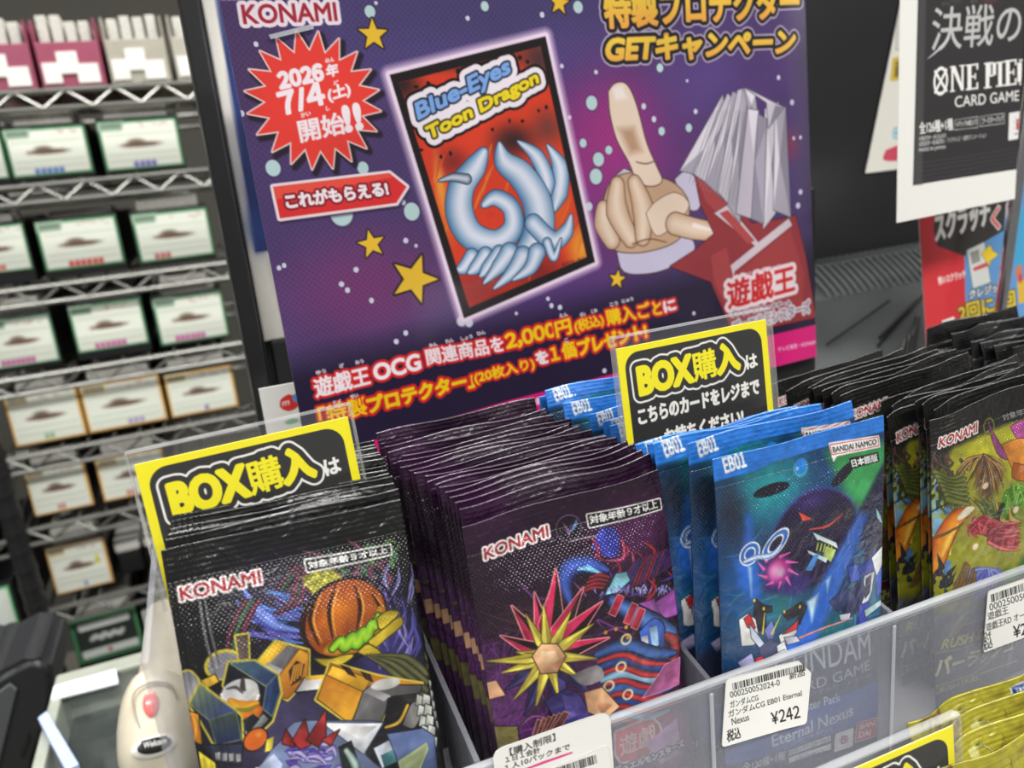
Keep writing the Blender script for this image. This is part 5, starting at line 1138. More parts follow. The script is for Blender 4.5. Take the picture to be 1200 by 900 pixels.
for (x, y, q) in ((320, 197, 8), (425, 197, 6.5), (433, 14, 6), (440, 4, 2), (300, 52, 2.5), (283, 133, 3), (400, 250, 13), (482, 248, 9.5), (472, 237, 3), (547, 22, 2.5), (567, 8, 5), (634, 18, 3), (676, 9, 6.5), (657, 78, 2.5), (697, 85, 2.5), (692, 121, 8), (682, 168, 5), (700, 187, 8), (697, 207, 9), (712, 176, 5), (666, 138, 2.5), (689, 242, 5), (475, 282, 3), (487, 288, 2), (327, 314, 2.5), (333, 311, 2.5), (400, 333, 3), (407, 340, 3), (417, 316, 3), (435, 352, 3), (475, 390, 3), (464, 400, 3), (540, 376, 6), (549, 378, 5), (641, 350, 2.5), (645, 358, 3), (655, 360, 3), (604, 367, 2), (753, 125, 3.5), (765, 140, 3.5), (774, 154, 5), (806, 150, 5), (814, 131, 3), (912, 91, 3), (928, 120, 3.5), (930, 162, 2.5), (938, 161, 2.5), (938, 225, 3.5), (935, 241, 4), (918, 220, 3), (772, 80, 5), (804, 95, 2), (812, 367, 2.5), (707, 434, 3)):
    s = q*.41; pv.blob((x, y), s*1.25, s*1.4, (52, 44, 74), .7, hard=.6); pv.blob((x, y), s, s*1.1, (188, 222, 214) if q > 4 else (214, 220, 232), 1, hard=.85)
def star(c, R, rot, col=(240, 200, 52)):
    u, v = pl.loc(*c); P = [(u + (R if k % 2 == 0 else R*.42)*math.cos(rot + math.pi*k/5), v + (R if k % 2 == 0 else R*.42)*math.sin(rot + math.pi*k/5)) for k in range(10)]
    pv.poly(P, col, px=False, outline=(1.0 if R > 9 else .7, (48, 38, 40)))
star((437, 41), 6.6, -1.5); star((435, 286), 6.4, -1.65); star((485, 327), 11.5, -1.1); star((722, 327), 5, -1.3); star((654, 4), 5.4, -1.4)
konami_q = ((286, 28), (395, 24.5), (282.5, 6)); pv.text('KONAMI', *konami_q, (166, 40, 56), .25, [(1.5, (240, 232, 232))])
# starburst
u, v = pl.loc(369, 119); P = []
for k in range(40): R = (30.2 if k % 2 == 0 else 21.5); a = -1.35 + math.pi*k/20; P.append((u + R*math.cos(a)*.93, v + R*math.sin(a)*.92))
pv.poly([(a + 1.2, b + 1.6) for a, b in P], (40, 30, 44), .9, px=False, grow=1.4, soft=1); pv.poly(P, (234, 66, 54), px=False, outline=(.55, (244, 226, 214)))
tw = (248, 244, 240)
pv.text('２０２６', (329, 104), (379, 93), (325, 86), tw, .6, tight=.12); pv.text('年', (383, 91), (396, 88), (382, 77), tw, .3); pv.text('ねん', (381, 74), (391, 72), (381, 69), tw, .1)
pv.text('７/４', (331, 135), (381, 121), (325, 110), tw, .6, tight=.1); pv.text('(土)', (386, 121), (411, 113), (383, 104), tw, .3); pv.text('ど', (391, 100), (396, 99), (391, 95), tw, .1)
pv.text('開始', (353, 167), (405, 156), (348, 142), tw, .3); pv.text('!!', (406, 154), (424, 150), (401, 126), tw, .8); pv.text('かい', (353, 138), (364, 135), (352, 133), tw, .1); pv.text('し', (382, 130), (386, 129), (382, 125), tw, .1)
# arrow banner
A_ = [(320, 219), (456, 203), (476, 219), (464, 238), (328, 256)]
pv.poly([(x + 2, y + 4) for x, y in A_], (50, 36, 60), .8, grow=.8, soft=1.5); pv.poly(A_, (222, 50, 48), outline=(1.2, (242, 232, 228))); pv.poly([(320, 219), (456, 203), (460, 208), (324, 234)], (238, 84, 66), .6)
pv.text('これがもらえる!', (337, 244), (455, 228), (333, 228), tw, .38, [(.9, (140, 30, 40))])
# card picture: black border, fiery ground, lettering, pale blue plain ribbons
CQ = [(456, 88), (638, 43), (696, 307), (543, 373)]
pv.poly(CQ, (236, 214, 232), .95, soft=3.5, grow=3.0); pv.poly(CQ, (240, 226, 236), grow=1.6); pv.poly(CQ, (30, 24, 26))
IN = [(467, 97), (632, 55), (686, 301), (549, 360)]
pv.poly(IN, (220, 66, 38)); sub = pv.L(IN)
D = pv.sdf(*(lambda s: (pv.U[s], pv.V[s]))(pv.win(sub[:, 0].min(), sub[:, 0].max(), sub[:, 1].min(), sub[:, 1].max())), [sub]); sl = pv.win(sub[:, 0].min(), sub[:, 0].max(), sub[:, 1].min(), sub[:, 1].max())
save = pv.C.copy()
for (c, rx, ry, col, al) in (((470, 100), 14, 12, (40, 30, 32), .95), ((560, 70), 40, 8, (60, 44, 46), .9), ((630, 70), 12, 16, (60, 50, 52), .9), ((600, 165), 18, 12, (44, 34, 38), .9), ((530, 190), 12, 10, (120, 40, 40), .8), ((640, 150), 14, 14, (90, 60, 60), .7), ((560, 340), 30, 18, (150, 32, 28), .9), ((630, 320), 24, 14, (120, 30, 30), .8), ((680, 290), 12, 18, (240, 170, 50), .95), ((520, 250), 10, 22, (240, 120, 44), .9), ((650, 230), 12, 30, (238, 110, 40), .9), ((515, 215), 4, 20, (246, 180, 70), .8)):
    pv.blob(c, rx, ry, col, al)
for k in range(22):
    x, y = r.uniform(505, 680), r.uniform(200, 330); pv.ribbon([(x, y), (x + r.uniform(2, 10), y - 18), (x + r.uniform(6, 18), y - 34)], [.3, 1.0, .1], (220, 80, 36), r.choice([(246, 176, 60), (240, 130, 46), (190, 46, 34)]), alpha=.6, n=4)
for (x, y) in ((487, 102), (501, 98), (536, 84), (559, 78), (608, 68), (617, 73), (588, 70), (493, 176), (516, 184), (527, 180), (576, 152), (611, 142), (630, 130), (639, 126), (596, 142)): pv.blob((x, y), r.uniform(.7, 1.4), r.uniform(.7, 1.4), (34, 22, 24), 1, hard=.8)
t1 = ('Blue-Eyes', (491, 146), (598, 91), (486, 122)); t2 = ('Toon Dragon', (503, 168), (631, 101), (498, 150))
for t in (t1, t2): pv.text(*t, (20, 18, 20), .4, [(4.6, (24, 18, 20))])
for t in (t1, t2): pv.text(*t, (20, 18, 20), .4, [(3.3, (246, 244, 242))])
pv.text(*t1, (128, 178, 232), .45, [(.9, (40, 48, 70))]); pv.text(*t2, (246, 228, 40), .45, [(.9, (70, 60, 24))])
E_, Md, OL = (92, 142, 176), (228, 240, 244), (.45, (40, 66, 92))
# plain curling ribbons and cones (a knot of pale blue bands, no figure)
pv.ribbon([(640, 170), (655, 196), (654, 226), (646, 250)], [.3, 4.2, 4.4, .4], E_, Md, OL); pv.ribbon([(606, 166), (628, 184), (640, 214), (636, 240)], [.4, 3.6, 4.0, .6], E_, Md, OL)
pv.ribbon([(584, 168), (590, 190), (610, 206), (628, 236), (630, 270), (612, 296)], [.6, 4.8, 6.6, 7.4, 8.0, 4.0], E_, Md, OL, hi=.1)
pv.ribbon([(566, 178), (556, 196), (540, 220), (538, 250), (552, 276), (580, 284), (600, 268), (598, 244), (580, 232), (566, 240)], [2.0, 5.0, 6.0, 6.6, 6.4, 5.6, 5.0, 4.4, 3.6, 1.4], E_, Md, OL, hi=.1)
pv.ribbon([(514, 212), (530, 208), (546, 210)], [.3, 1.6, 2.2], (90, 110, 126), (206, 220, 226), OL)
pv.ribbon([(624, 262), (646, 282), (662, 272), (668, 252)], [4.4, 4.6, 3.6, .5], E_, Md, OL); pv.ribbon([(640, 284), (648, 302), (656, 280)], [2.2, 1.8, .4], E_, Md, OL)
for k in range(3): pv.ribbon([(552 + 16*k, 300 - 2*k), (542 + 14*k, 314), (534 + 14*k, 316 + 4*k)], [3.4, 2.8, .4], E_, Md, OL)
pv.ribbon([(596, 296), (584, 312), (566, 332)], [4.6, 3.6, .4], E_, Md, OL); pv.ribbon([(612, 300), (600, 318), (578, 338)], [4.6, 3.4, .4], E_, Md, OL); pv.ribbon([(628, 296), (620, 314), (600, 328)], [4.4, 3.2, .4], E_, Md, OL)
pv.blob((574, 252), 2.6, 2.0, (214, 60, 40), 1, hard=.7)
pv.text('©スタジオ・ダイス', (658, 312), (684, 304), (657, 308), (30, 24, 24), .02)
full = np.clip(.5 - D/pv.st, 0, 1)[..., None]; m_ = np.zeros(pv.C.shape[:2] + (1,)); m_[sl] = full
lett = np.zeros_like(m_)
pv.C = save*(1 - m_) + pv.C*m_          # keep the picture inside its border
# title, partly above the picture edge
gold = lambda U, V: np.stack([np.full_like(U, 240), 214 - 50*np.clip((np.mod(V - 4, 19))/16, 0, 1), np.full_like(U, 70)], -1)
for body, BLq, BRq, TLq in (('特製プロテクター', (709, 33), (936, 21), (706, -10)), ('GETキャンペーン', (708, 74), (929, 63), (711, 43))):
    pv.text(body, BLq, BRq, TLq, (30, 28, 36), .7, [(2.6, (190, 180, 196))])
for body, BLq, BRq, TLq in (('特製プロテクター', (709, 33), (936, 21), (706, -10)), ('GETキャンペーン', (708, 74), (929, 63), (711, 43))):
    pv.text(body, BLq, BRq, TLq, (244, 206, 66), .7, [(1.9, (36, 34, 42))]); pv.text(body, BLq, BRq, TLq, gold, .7)
# plain pointing glove, cream
HL, HS, HO = (236, 220, 190), (200, 170, 132), (.55, (84, 64, 50))
pv.poly([(716, 210), (730, 198), (744, 204), (742, 224), (716, 232)], (206, 206, 220), outline=HO); pv.poly([(722, 296), (730, 318), (758, 320), (786, 312), (812, 294), (800, 276), (740, 286)], (204, 204, 220), smooth=4, outline=HO)
pv.poly([(790, 210), (806, 200), (820, 226), (816, 246), (800, 240)], (206, 206, 220), smooth=3, outline=HO)
pv.poly([(705, 240), (714, 214), (732, 204), (760, 206), (790, 216), (806, 240), (800, 272), (780, 288), (740, 296), (712, 286)], HS, smooth=5, outline=HO)
pv.poly([(712, 108), (719, 99), (730, 98), (738, 108), (746, 130), (756, 168), (768, 196), (774, 212), (762, 218), (746, 212), (736, 190), (722, 164), (714, 134)], HL, smooth=4, outline=HO)
pv.poly([(722, 150), (742, 148), (752, 178), (736, 182)], (188, 156, 120), .7, soft=3); pv.poly([(716, 104), (728, 100), (734, 116), (720, 118)], (246, 240, 226), .9, soft=2)
for pts in ([(706, 244), (708, 262), (716, 282)], [(722, 216), (722, 248), (738, 280)], [(742, 214), (752, 244), (752, 278)]): pv.ribbon(pts, [3.6, 6.0, 4.2], (196, 164, 126), HL, (.5, (96, 72, 56)))
pv.poly([(756, 250), (768, 236), (790, 226), (806, 240), (790, 262), (768, 276)], HL, smooth=4, outline=(.4, (110, 84, 64)))
pv.ribbon([(790, 262), (812, 268), (838, 272), (850, 276)], [5.6, 5.4, 4.6, 3.0], (206, 176, 138), HL, HO); pv.ribbon([(812, 264), (834, 270)], [1.2, .6], (246, 240, 226), (246, 240, 226))
pv.ribbon([(740, 286), (760, 280), (780, 284)], [.4, .4, .3], (120, 90, 68), (120, 90, 68)); pv.ribbon([(744, 190), (756, 192), (768, 188)], [.3, .4, .3], (120, 90, 68), (120, 90, 68))
# silver crystal shards and red folded panels (plain shapes, no figure)
SO = (.45, (90, 90, 98))
pv.poly([(812, 200), (824, 196), (846, 214), (880, 262), (920, 256), (932, 252), (944, 300), (956, 372), (900, 384), (858, 390), (832, 330), (800, 318), (784, 312), (812, 294), (836, 274), (820, 240)], (150, 58, 62), outline=(.5, (70, 28, 36)))
pv.poly([(812, 200), (824, 196), (856, 240), (846, 256), (826, 236)], (172, 74, 74)); pv.poly([(836, 250), (852, 240), (888, 284), (924, 256), (928, 264), (860, 318), (858, 330), (854, 312), (884, 288)], (216, 206, 206), outline=(.3, (90, 40, 44))); pv.poly([(842, 250), (852, 246), (884, 282), (876, 286)], (182, 80, 78)); pv.poly([(860, 322), (926, 268), (942, 320), (940, 366), (876, 372)], (164, 66, 66)); pv.poly([(832, 300), (850, 290), (860, 330), (850, 360), (836, 330)], (170, 72, 72))
shards = [((796, 200), (846, 112), (852, 150), (822, 206)), ((812, 204), (852, 110), (860, 120), (836, 220)), ((826, 214), (858, 108), (868, 112), (850, 236)), ((840, 224), (864, 106), (872, 104), (862, 250)), ((852, 240), (870, 106), (876, 108), (866, 262)), ((894, 268), (896, 128), (912, 120), (908, 250)), ((906, 246), (908, 122), (920, 126), (926, 254)), ((898, 120), (874, 104), (918, 126), (900, 150)), ((872, 104), (884, 112), (888, 142), (876, 128))]
for i, s in enumerate(shards):
    g1 = (206, 206, 208) if i % 2 else (174, 174, 180); pv.poly(s, g1, outline=SO); m = tuple((np.array(s[0]) + np.array(s[2]))/2); pv.poly([s[0], s[1], m], (230, 230, 230), .8); pv.poly([s[2], s[3], m], (140, 140, 150), .6)
for k in range(14): x = 806 + 4.2*k; pv.ribbon([(x + 30 - k, 130), (x + 12, 180), (x, 214 + 2*k)], [.2, .35, .2], (120, 120, 130), (150, 150, 158), alpha=.6)
pv.poly([(862, 250), (876, 128), (888, 130), (880, 256)], (196, 194, 200), outline=SO); pv.poly([(880, 256), (888, 134), (898, 140), (894, 262)], (150, 148, 158), outline=SO); pv.poly([(876, 128), (888, 130), (882, 180)], (226, 226, 228), .8); pv.poly([(884, 190), (897, 150), (894, 262)], (176, 174, 182), .8)
# logo and lines
pv.text('遊戯王', (853, 362), (931, 341), (851, 330), (206, 48, 50), .5, [(2.2, (240, 226, 222))]); pv.text('ゆうぎおう', (874, 323), (914, 313), (874, 319), (226, 190, 190), .05)
pv.text('オフィシャルカードゲーム', (856, 372), (927, 357), (855, 366), (44, 44, 56), .1, [(.6, (220, 214, 216))])
pv.text('デュエルモンスターズ', (858, 392), (949, 366), (857, 377), (140, 138, 146), .25, [(.9, (226, 222, 222))])
RO, RED_, YL = (1.1, (214, 44, 44)), (214, 44, 44), (250, 214, 30)
def bt(body, x0, y0, x1, y1, H, col, oc=(214, 44, 44), bold=.45, tight=0): pv.text(body, (x0, y0), (x1, y1), (x0 - .2*H, y0 - H), col, bold, [(bold + .85, oc)], tight=tight)
bt('遊戯王', 371, 466, 434, 450, 22, tw, bold=.3); bt('OCG', 440, 446, 493, 432, 18, tw); bt('関連商品を', 501, 428, 590, 411, 18.5, tw, bold=.25)
bt('２，０００', 594, 410, 651, 395, 18, YL, bold=.5, tight=.1); bt('円', 652, 395, 669, 390, 17, YL, bold=.35); bt('(税込)', 674, 391, 707, 382, 15, YL, bold=.25); bt('購入ごと', 711, 381, 776, 368, 17.5, YL, bold=.3); bt('に', 778, 366, 791, 362, 12, tw)
bt('「特製', 376, 499, 431, 485, 21, YL, bold=.25); bt('プロテクター」', 433, 485, 555, 453, 19, YL, bold=.5); bt('(20枚入り)', 557, 451, 626, 433, 15, YL, bold=.25); bt('を', 629, 427, 642, 424, 14, tw); bt('１個', 646, 424, 675, 417, 18, YL, bold=.35); bt('プレゼント!', 678, 416, 757, 395, 17, YL, bold=.5)
for body, x, y, w_ in (('ゆう', 371, 439, 11), ('ぎ', 398, 431, 5), ('おう', 417, 427, 9), ('かん', 503, 407, 9), ('れん', 522, 402, 9), ('しょう', 540, 399, 13), ('ひん', 559, 393, 9), ('えん', 655, 372, 9), ('ぜい', 679, 371, 6), ('こみ', 692, 367, 7), ('こう', 714, 359, 9), ('にゅう', 728, 355, 13), ('とく', 391, 474, 9), ('せい', 411, 467, 9), ('こ', 661, 401, 4)):
    pv.text(body, (x, y), (x + w_, y - w_*.24), (x - 1, y - 4), (246, 240, 236), .12)
pv.text('キャンペーン期間', (590, 484), (640, 471), (589, 476), (246, 226, 236), .2); pv.text('テレビ東京・KONAMI', (912, 412), (957, 403), (911, 407), (240, 210, 224), .08)
pv.C *= np.array([.95, .92, .97]); pv.noise(20, .04, 9)
post = thing('campaign_poster', 'violet campaign poster with red starburst and gold lettering, behind the card packs', 'poster', pl.O + UP)
link('printed_sheet', sheet_mesh('printed_sheet', pv, .0006, curl=lambda f, g: .0012*np.sin(np.pi*f) - .004*np.clip(g - .8, 0, 1)*np.clip(.3 - f, 0, 1)*6), M['gloss'], post)
q = [np.array(pl.loc(*p))/1000 for p in ((314, 42), (366, 29), (367, 35), (317, 47))]; bm = bmesh.new()
f = [bm.verts.new(Vector(pl.ux*a + pl.dn*b + pl.n*.002)) for a, b in q]; b_ = [bm.verts.new(Vector(pl.ux*a + pl.dn*b + pl.n*.0016)) for a, b in q]
bm.faces.new(f); bm.faces.new(b_[::-1])
for i in range(4): bm.faces.new((f[i], b_[i], b_[(i+1) % 4], f[(i+1) % 4]))
fin('clear_tape', bm, M['edge'], post)
# the shelf-back stand the poster leans on: a rail behind it
bm = bmesh.new(); box(bm, .075, .33, .3735, .377, cz, -.03, .001); tag(fin('poster_backing', bm, M['black'], loc=(0, 0, ZC)), 'black upright panel the violet poster is fixed to', 'panel')

# ---------------------------------------------------------------- black display frame with a white and blue notice, left of the poster
YD = .405
f0 = at(211, 0, YD); f1 = at(290, 445, YD); xl = float((f0[0] + f1[0]) / 2); w0 = .030
zt, zb = .11, float(at(297, 402, YD)[2])
d = thing('display_frame', 'black framed display board behind the violet poster, left edge showing', 'frame', (xl, YD, zb + ZC))
bm = bmesh.new(); H = zt - zb
box(bm, 0, .0082, -.012, .016, -.09, H, .0012); box(bm, .0082, .0096, -.006, .016, -.09, H, .0006); box(bm, .0125, .305, -.004, .016, -.026, 0, .0012); box(bm, .0125, .305, -.004, .016, H - .012, H, .001); box(bm, .291, .305, -.006, .016, 0, H - .012, .001)
fin('bezel', bm, M['black'], d); bm = bmesh.new(); box(bm, .0082, .305, .004, .016, -.09, H - .001); fin('back_panel', bm, M['black'], d)
bm = bmesh.new(); pts = [(.0125, -.026), (.305, -.026), (.305, -.036), (.2, -.046), (.05, -.042), (.0125, -.030)]; prism(bm, pts, -.02, .004, axis=1); fin('ledge', bm, M['dark'], d)
p2_ = Plane((xl + .0098, YD - .0012, zt - .014), (1, 0, 0), (0, 0, -1)); nw, nh = 280.0, (zt - .014 - zb)*1000
nv_ = Canvas(nw, nh, 1.2, (226, 222, 214), p2_)
ul = p2_.loc(257, 0)[0]; ub = p2_.loc(300, 296)[1]
nv_.poly([(252, -6), (288, 225), (299, 297), (520, 262), (520, -80)], (30, 48, 108)); nv_.blob((ul + 30, ub - 30), 60, 60, (20, 26, 66), .8, px=False); nv_.blob((300, 270), 8, 16, (40, 66, 130), .6)
nv_.ribbon([(ul + 1, ub + 1), (ul + 3, nh)], [.5, .5], (190, 186, 178), (196, 192, 184), px=False)
sheet('notice_sheet', nv_, M['paper'], 'white bordered notice with dark blue picture inside the black frame', 'notice', None, .0004)
# white payment card below the frame
YP = .3815; a, b = at(303, 456, YP), at(380, 446, YP); p3_ = Plane(a, (1, 0, 0), (0, .05, -1)); mv = Canvas(86, 54, .35, (228, 226, 222), p3_)
mv.poly([(329, 468), (338, 462), (348, 467), (349, 477), (338, 482), (328, 477)], (206, 48, 44), smooth=2); mv.blob((348.5, 466), 2.4, 2.4, (76, 140, 206), 1, hard=.9); mv.text('m', (331, 476), (339, 474), (331, 471), (240, 220, 220), .1)
mv.text('Pay', (357, 477), (388, 469), (355, 466), (50, 50, 52), .12); mv.blob((342, 494), 4, 1.6, (110, 170, 130), .9, hard=.6); mv.text('iD', (352, 497), (360, 495), (352, 490), (120, 150, 130), .1)
sheet('payment_card_sign', mv, M['paper'], 'white payment card sign with red hexagon mark below the black frame', 'sign', None, .001)

# ---------------------------------------------------------------- black till monitor with ribbed ledge, right of the poster
YM = .47
ma = at(925, 100, YM); mb = at(1100, 300, YM); xm0, xm1 = float(ma[0]) - .06, float(at(1170, 100, YM)[0]); zl1 = float(at(1085, 292, YM)[2])
mt = thing('till_monitor', 'black till monitor back with ribbed vent ledge behind the right packs', 'monitor', ((xm0 + xm1)/2, YM, zl1 + ZC)); cx = (xm0 + xm1)/2
bm = bmesh.new(); box(bm, xm0 - cx, xm1 - cx, 0, .035, .002, .30, .006, 3); fin('screen_back', bm, M['black'], mt, smooth=True)
hb = max(-.17, cz - zl1 + .012); bm = bmesh.new(); prism(bm, [(-.004, .0), (.05, .0), (.05, hb), (-.075, hb), (-.034, -.016)], xm0 - cx + .01, xm1 - cx, axis=0); hs = fin('housing', bm, M['dark'], mt)
bm = bmesh.new(); n = 22; xr0, xr1 = float(at(955, 330, YM)[0]) - cx - .02, float(at(1090, 300, YM)[0]) - cx
box(bm, xr0 - .05, xr1 + .03, -.012, .03, -.003, .004, .001)
for k in range(n):
    x = xr0 + (xr1 - xr0)*k/(n-1); tube(bm, spline([(x - .004, .012, .005), (x, -.010, .004), (x + .003, -.026, -.008), (x + .004, -.034, -.016)], 4), .0016, 6)
fin('vent_ribs', bm, M['dark'], mt, smooth=True)
bm = bmesh.new()
def hp(x, y):   # on the sloped front of the housing
    n_ = np.array([0, -.016 - hb, -.041]); P0 = np.array([cx, YM - .034, zl1 - .016]); r_ = ray(x, y); P = r_*((P0 @ n_)/(r_ @ n_)); return P - np.array([cx, YM, zl1])
for (p, q, wd) in (((1052, 432), (1060, 398), .0016), ((1058, 428), (1066, 392), .0016), ((1064, 424), (1071, 384), .0016), ((1069, 418), (1075, 372), .0016), ((1048, 438), (1053, 408), .0016), ((1028, 406), (1082, 346), .0012), ((1030, 396), (1074, 352), .0012), ((968, 404), (1042, 352), .0008)):
    A, B = hp(*p), hp(*q); tube(bm, [tuple(A + np.array([0, -.0006, 0])), tuple(B + np.array([0, -.0006, 0]))], wd, 6)
fin('vent_slots', bm, M['black'], hs, smooth=True)
bm = bmesh.new(); box(bm, xm0 - cx + .06, xm1 - cx - .02, -.05, .045, cz - zl1 + .0002, hb + .001, .002); fin('base', bm, M['black'], mt)
# white logo card stuck on the monitor
YS = YM - .0015; a = at(1052, 20, YS); lc = at(1015, 201, YS)
p4_ = Plane((lc[0] - .002, YS, .125), (1, 0, 0), (0, 0, -1)); sw, sh = 74.0, (.125 - float(at(1030, 201, YS)[2]))*1000
sv = Canvas(sw, sh, .5, (36, 36, 38), p4_); L = [(1056, 0), (1014, 203), (1110, 193), (1130, -40), (1064, -40)]
p4_poly = sv.L(L); sv.C[:] = (214, 212, 204); sv.poly([(1046, 68), (1060, 66), (1058, 94), (1043, 95)], (196, 166, 60)); sv.text('iD', (1049, 90), (1060, 88), (1050, 72), (50, 50, 50), .3); sv.blob((1050, 156), 4, 5, (110, 170, 190), 1, hard=.7); sv.ring((1050, 156), 2, 2.4, .9, (214, 212, 204)); sv.poly([(1038, 176), (1062, 168), (1062, 186), (1036, 188)], (190, 70, 90), smooth=3); sv.poly([(1051, 20), (1060, 18), (1060, 58), (1050, 58)], (200, 198, 192), outline=(.5, (120, 120, 118)))
# card outline cut as its own plate
P_ = [np.array(p4_.loc(*p))/1000 for p in L]; lcx = np.array([p4_.O[0], p4_.O[1], p4_.O[2]])
me = cut_mesh('logo_card', sv, p4_poly, .0004); o = link('logo_card', me, M['paper']); o.location = p4_.O + UP
tag(o, 'white payment logo card on the black monitor, left of the white paper', 'sign')

# ---------------------------------------------------------------- white paper with a black pack picture, upper right
YO = .335; a = at(1054, 0, YO); b = at(1048, 262, YO); c = at(1200, 231, YO + .013)
ux = c - b; p5_ = Plane(b + np.array([0, 0, .13]), ux, b - a); wv = Canvas(104, 130, .3, (240, 239, 235), p5_)
wv.O = 0
Q = [(1076, -60), (1076, 0), (1070, 217), (1200, 197), (1290, 182), (1290, -60)]
wv.poly(Q, (52, 50, 52)); wv.poly([(1076, -10), (1086, -10), (1081, 216), (1070, 217)], (74, 72, 74), .7, soft=1.5); wv.blob((1160, -4), 14, 6, (96, 62, 60), .9); wv.blob((1120, 0), 10, 4, (70, 64, 66), .9)
sil = (196, 196, 196)
wv.text('決戦の刻', (1091, 60), (1228, 46), (1094, 9), sil, .1, [(.25, (120, 120, 122))]); wv.ribbon([(1087, 69), (1100, 58), (1112, 44)], [.1, .6, .3], sil, (220, 220, 220))
wv.text('けっ', (1104, 7), (1112, 6), (1104, 3), (120, 118, 118), .02); wv.text('せん', (1137, 4), (1146, 3), (1137, 0), (120, 118, 118), .02)
wq = (244, 243, 240)
wv.blob((1102.5, 95), 6.0, 7.3, wq, 1, hard=1); wv.blob((1102.5, 95), 4.3, 5.5, (52, 50, 52), 1, hard=1); wv.ribbon([(1096, 84), (1109, 106)], [.85, .85], wq, wq); wv.ribbon([(1109, 82), (1096, 108)], [.85, .85], wq, wq)
def serif(ch, x0, x1, yb, yt):     # slab-serif capitals out of bars: stems, hairlines and serifs
    H = yb - yt; W_ = x1 - x0; sk = -.13
    def bar(a, b, c, d_): wv.poly([(x0 + W_*a, yb - H*b + sk*W_*a), (x0 + W_*c, yb - H*b + sk*W_*c), (x0 + W_*c, yb - H*d_ + sk*W_*c), (x0 + W_*a, yb - H*d_ + sk*W_*a)], wq)
    if ch == 'N':
        bar(.1, 0, .24, 1); bar(.76, 0, .9, 1); bar(0, 0, .36, .05); bar(.62, .95, 1, 1); bar(0, .95, .3, 1); wv.poly([(x0 + W_*.08, yt), (x0 + W_*.36, yt - 1), (x0 + W_*.9, yb - 4), (x0 + W_*.9, yb - 3 - .0), (x0 + W_*.74, yb - 2)], wq)
    if ch == 'E': bar(.12, 0, .42, 1); bar(0, 0, .95, .07); bar(0, .93, .95, 1); bar(.42, .47, .75, .54); bar(.82, 0, .95, .26); bar(.82, .76, .95, 1); bar(.68, .38, .78, .63)
    if ch == 'I': bar(.28, 0, .72, 1); bar(0, 0, 1, .06); bar(0, .94, 1, 1)
    if ch == 'P': bar(.14, 0, .42, 1); bar(0, 0, .6, .06); bar(0, .94, .6, 1); bar(.42, .93, .75, 1); bar(.42, .44, .75, .51); bar(.68, .48, .95, .96); bar(.42, .51, .55, .93)
    if ch == 'C': bar(.02, .12, .34, .88); bar(.15, 0, .8, .09); bar(.15, .91, .8, 1); bar(.78, .72, .95, 1); bar(.78, 0, .95, .26)
for ch, x0, x1, yb, yt in (('N', 1113, 1131, 108, 78), ('E', 1132, 1147, 106, 76), ('P', 1153, 1168, 104, 74), ('I', 1167, 1177, 102, 73), ('E', 1177, 1192, 101, 71), ('C', 1192, 1208, 100, 70), ('E', 1209, 1224, 98, 68)): serif(ch, x0, x1, yb, yt)
wv.text('CARD GAME', (1119, 126), (1194, 118), (1119, 113), wq, .05)
wv.text('全126種+1種', (1078, 157), (1117, 152), (1077, 143), wq, .15); wv.poly([(1119, 141), (1146, 137), (1146, 149), (1119, 152)], (52, 50, 52), outline=(.25, wq)); wv.text('1パック6枚入り', (1121, 149), (1145, 146), (1121, 142), wq, .05)
wv.poly([(1149, 137), (1177, 133), (1177, 144), (1149, 148)], (52, 50, 52), outline=(.25, wq)); wv.text('ブースターパック', (1151, 146), (1176, 142), (1151, 138), wq, .05)
wv.text('©尾田栄一郎/集英社', (1077, 165), (1109, 161), (1077, 160), (214, 214, 214), .04); wv.text('©尾田栄一郎/集英社・フジテレビ・東映アニメーション', (1077, 172), (1156, 161), (1077, 166), (214, 214, 214), .04); wv.text('MADE IN JAPAN', (1077, 179), (1108, 175), (1077, 174), (222, 222, 222), .05)
wv.poly([(1183, 133), (1206, 129), (1206, 160), (1182, 164)], (236, 236, 236), grow=.3); wv.ring((1196, 146), 2.1, 2.6, .8, (196, 60, 66)); wv.text('B', (1191, 152), (1199, 151), (1191, 140), (190, 50, 56), .1)
for c_ in ((1188, 143), (1188, 150), (1190, 138), (1203, 142)): wv.blob(c_, .4, .4, (60, 100, 170), 1, hard=.7)
wv.text('BANDAI', (1189, 158), (1204, 156), (1189, 156), (60, 60, 60), .02)
for k in range(5): wv.ribbon([(1074, 192 + 5*k), (1120, 185 + 5*k), (1200, 172 + 5*k), (1290, 156 + 5*k)], [.1, .1], (96, 94, 96), (92, 90, 92), alpha=.8)
sheet('product_notice', wv, M['paper'], 'white paper with a printed black card pack, hanging at the upper right', 'notice', None, .0003)
# clear stand holding it
bm = bmesh.new(); p0 = p5_.O - p5_.n*.0008
A4 = [p0 + p5_.ux*a_ + p5_.dn*b_ for a_, b_ in ((.045, -.002), (.1, -.002), (.1, .40 - .0), (.045, .40 - .0))]
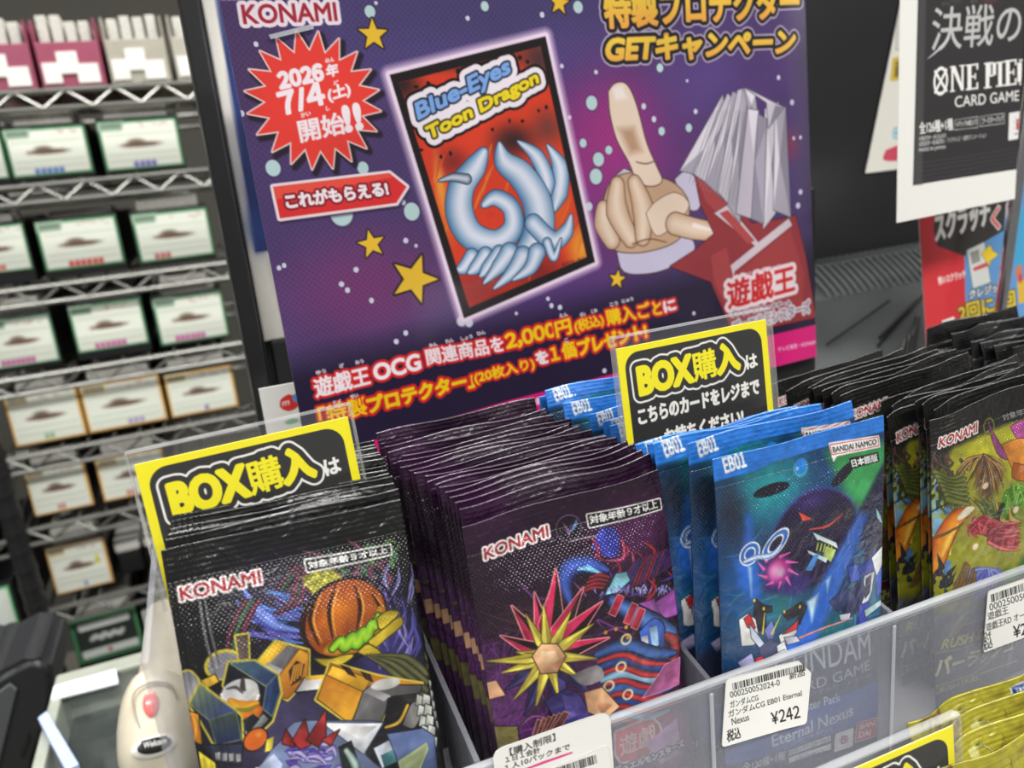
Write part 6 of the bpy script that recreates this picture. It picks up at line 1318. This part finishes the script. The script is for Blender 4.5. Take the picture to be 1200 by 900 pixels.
# ---------------------------------------------------------------- scratch card leaflet and chrome post at the right
YL_ = .378; a = at(1078, 245, YL_); b = at(1200, 207, YL_); dnv = at(1100, 382, YL_) - at(1080, 257, YL_)
p6_ = Plane(at(1076, 232, YL_), b - a, dnv); lv = Canvas(104, 100, .28, (98, 150, 206), p6_)
lv.poly([(1040, 200), (1128, 200), (1133, 420), (1060, 430)], (206, 54, 62)); lv.poly([(1094, 268), (1096, 240), (1180, 228), (1176, 274), (1130, 300), (1098, 288)], (58, 54, 52)); lv.poly([(1132, 296), (1180, 268), (1186, 390), (1132, 402)], (98, 150, 206))
lv.text('スクラッチ', (1097, 284), (1160, 263), (1095, 252), (224, 224, 222), .75); lv.text('くじ', (1162, 270), (1192, 262), (1162, 244), (214, 60, 60), .3, [(.9, (230, 226, 222))])
lv.poly([(1134, 294), (1153, 285), (1160, 330), (1141, 337)], (216, 220, 216), grow=.5, outline=(.5, (70, 110, 110))); lv.poly([(1137, 296), (1147, 292), (1149, 306), (1139, 310)], (150, 150, 146)); lv.poly([(1140, 314), (1157, 307), (1158, 312), (1141, 318)], (206, 80, 80))
lv.poly([(1150, 298), (1160, 287), (1164, 295), (1170, 298), (1160, 306), (1160, 312)], (240, 206, 50), outline=(.3, (90, 80, 40)))
lv.text('青いスクラッチ', (1100, 334), (1132, 325), (1099, 325), (236, 220, 214), .2); lv.text('クレジット', (1136, 351), (1178, 339), (1136, 341), (240, 240, 240), .25, [(.7, (60, 60, 70))])
lv.text('2回に1回', (1125, 377), (1190, 358), (1123, 359), (226, 200, 60), .4, [(.9, (70, 60, 40))]); lv.poly([(1104, 376), (1118, 371), (1121, 384), (1106, 388)], (236, 236, 232)); lv.text('29', (1124, 390), (1140, 386), (1124, 378), (226, 200, 60), .4, [(.7, (70, 60, 40))])
lv.poly([(1192, 330), (1240, 316), (1240, 345), (1194, 356)], (214, 176, 60)); lv.blob((1194, 318), 4, 8, (200, 120, 90), 1, hard=.5); lv.poly([(1186, 250), (1240, 230), (1240, 300), (1190, 312)], (70, 160, 206)); lv.blob((1196, 326), 2.2, 4, (206, 60, 60), 1, hard=.6)
o = sheet('campaign_leaflet', lv, M['gloss'], 'red and blue scratch card leaflet standing at the right behind the chrome post', 'leaflet', None, .0008)
bm = bmesh.new(); a = at(1191, 225, .360); b = at(1171, 372, .360); dz = (b - a)/abs(b[2] - a[2])
top = a - dz*.15; bot = b + dz*(b[2] - cz)
tube(bm, [tuple(top + UP), tuple(bot + UP)], .0034, 20); fin_ = fin('chrome_post', bm, solid('polished_chrome', (205, 205, 208), .16, 1.0), smooth=True); tag(fin_, 'slanted chrome post at the right edge in front of the leaflet', 'post')

# ---------------------------------------------------------------- ceiling light fittings
for i, (lx, ly) in enumerate(LAMPS):
    t = thing('ceiling_light', 'long fluorescent ceiling light fitting above the shop', 'ceiling light', (lx, ly, 2.69), group='ceiling lights')
    bm = bmesh.new(); box(bm, -.6, .6, -.13, .13, .045, .11, .004); fin('housing', bm, M['white'], t)
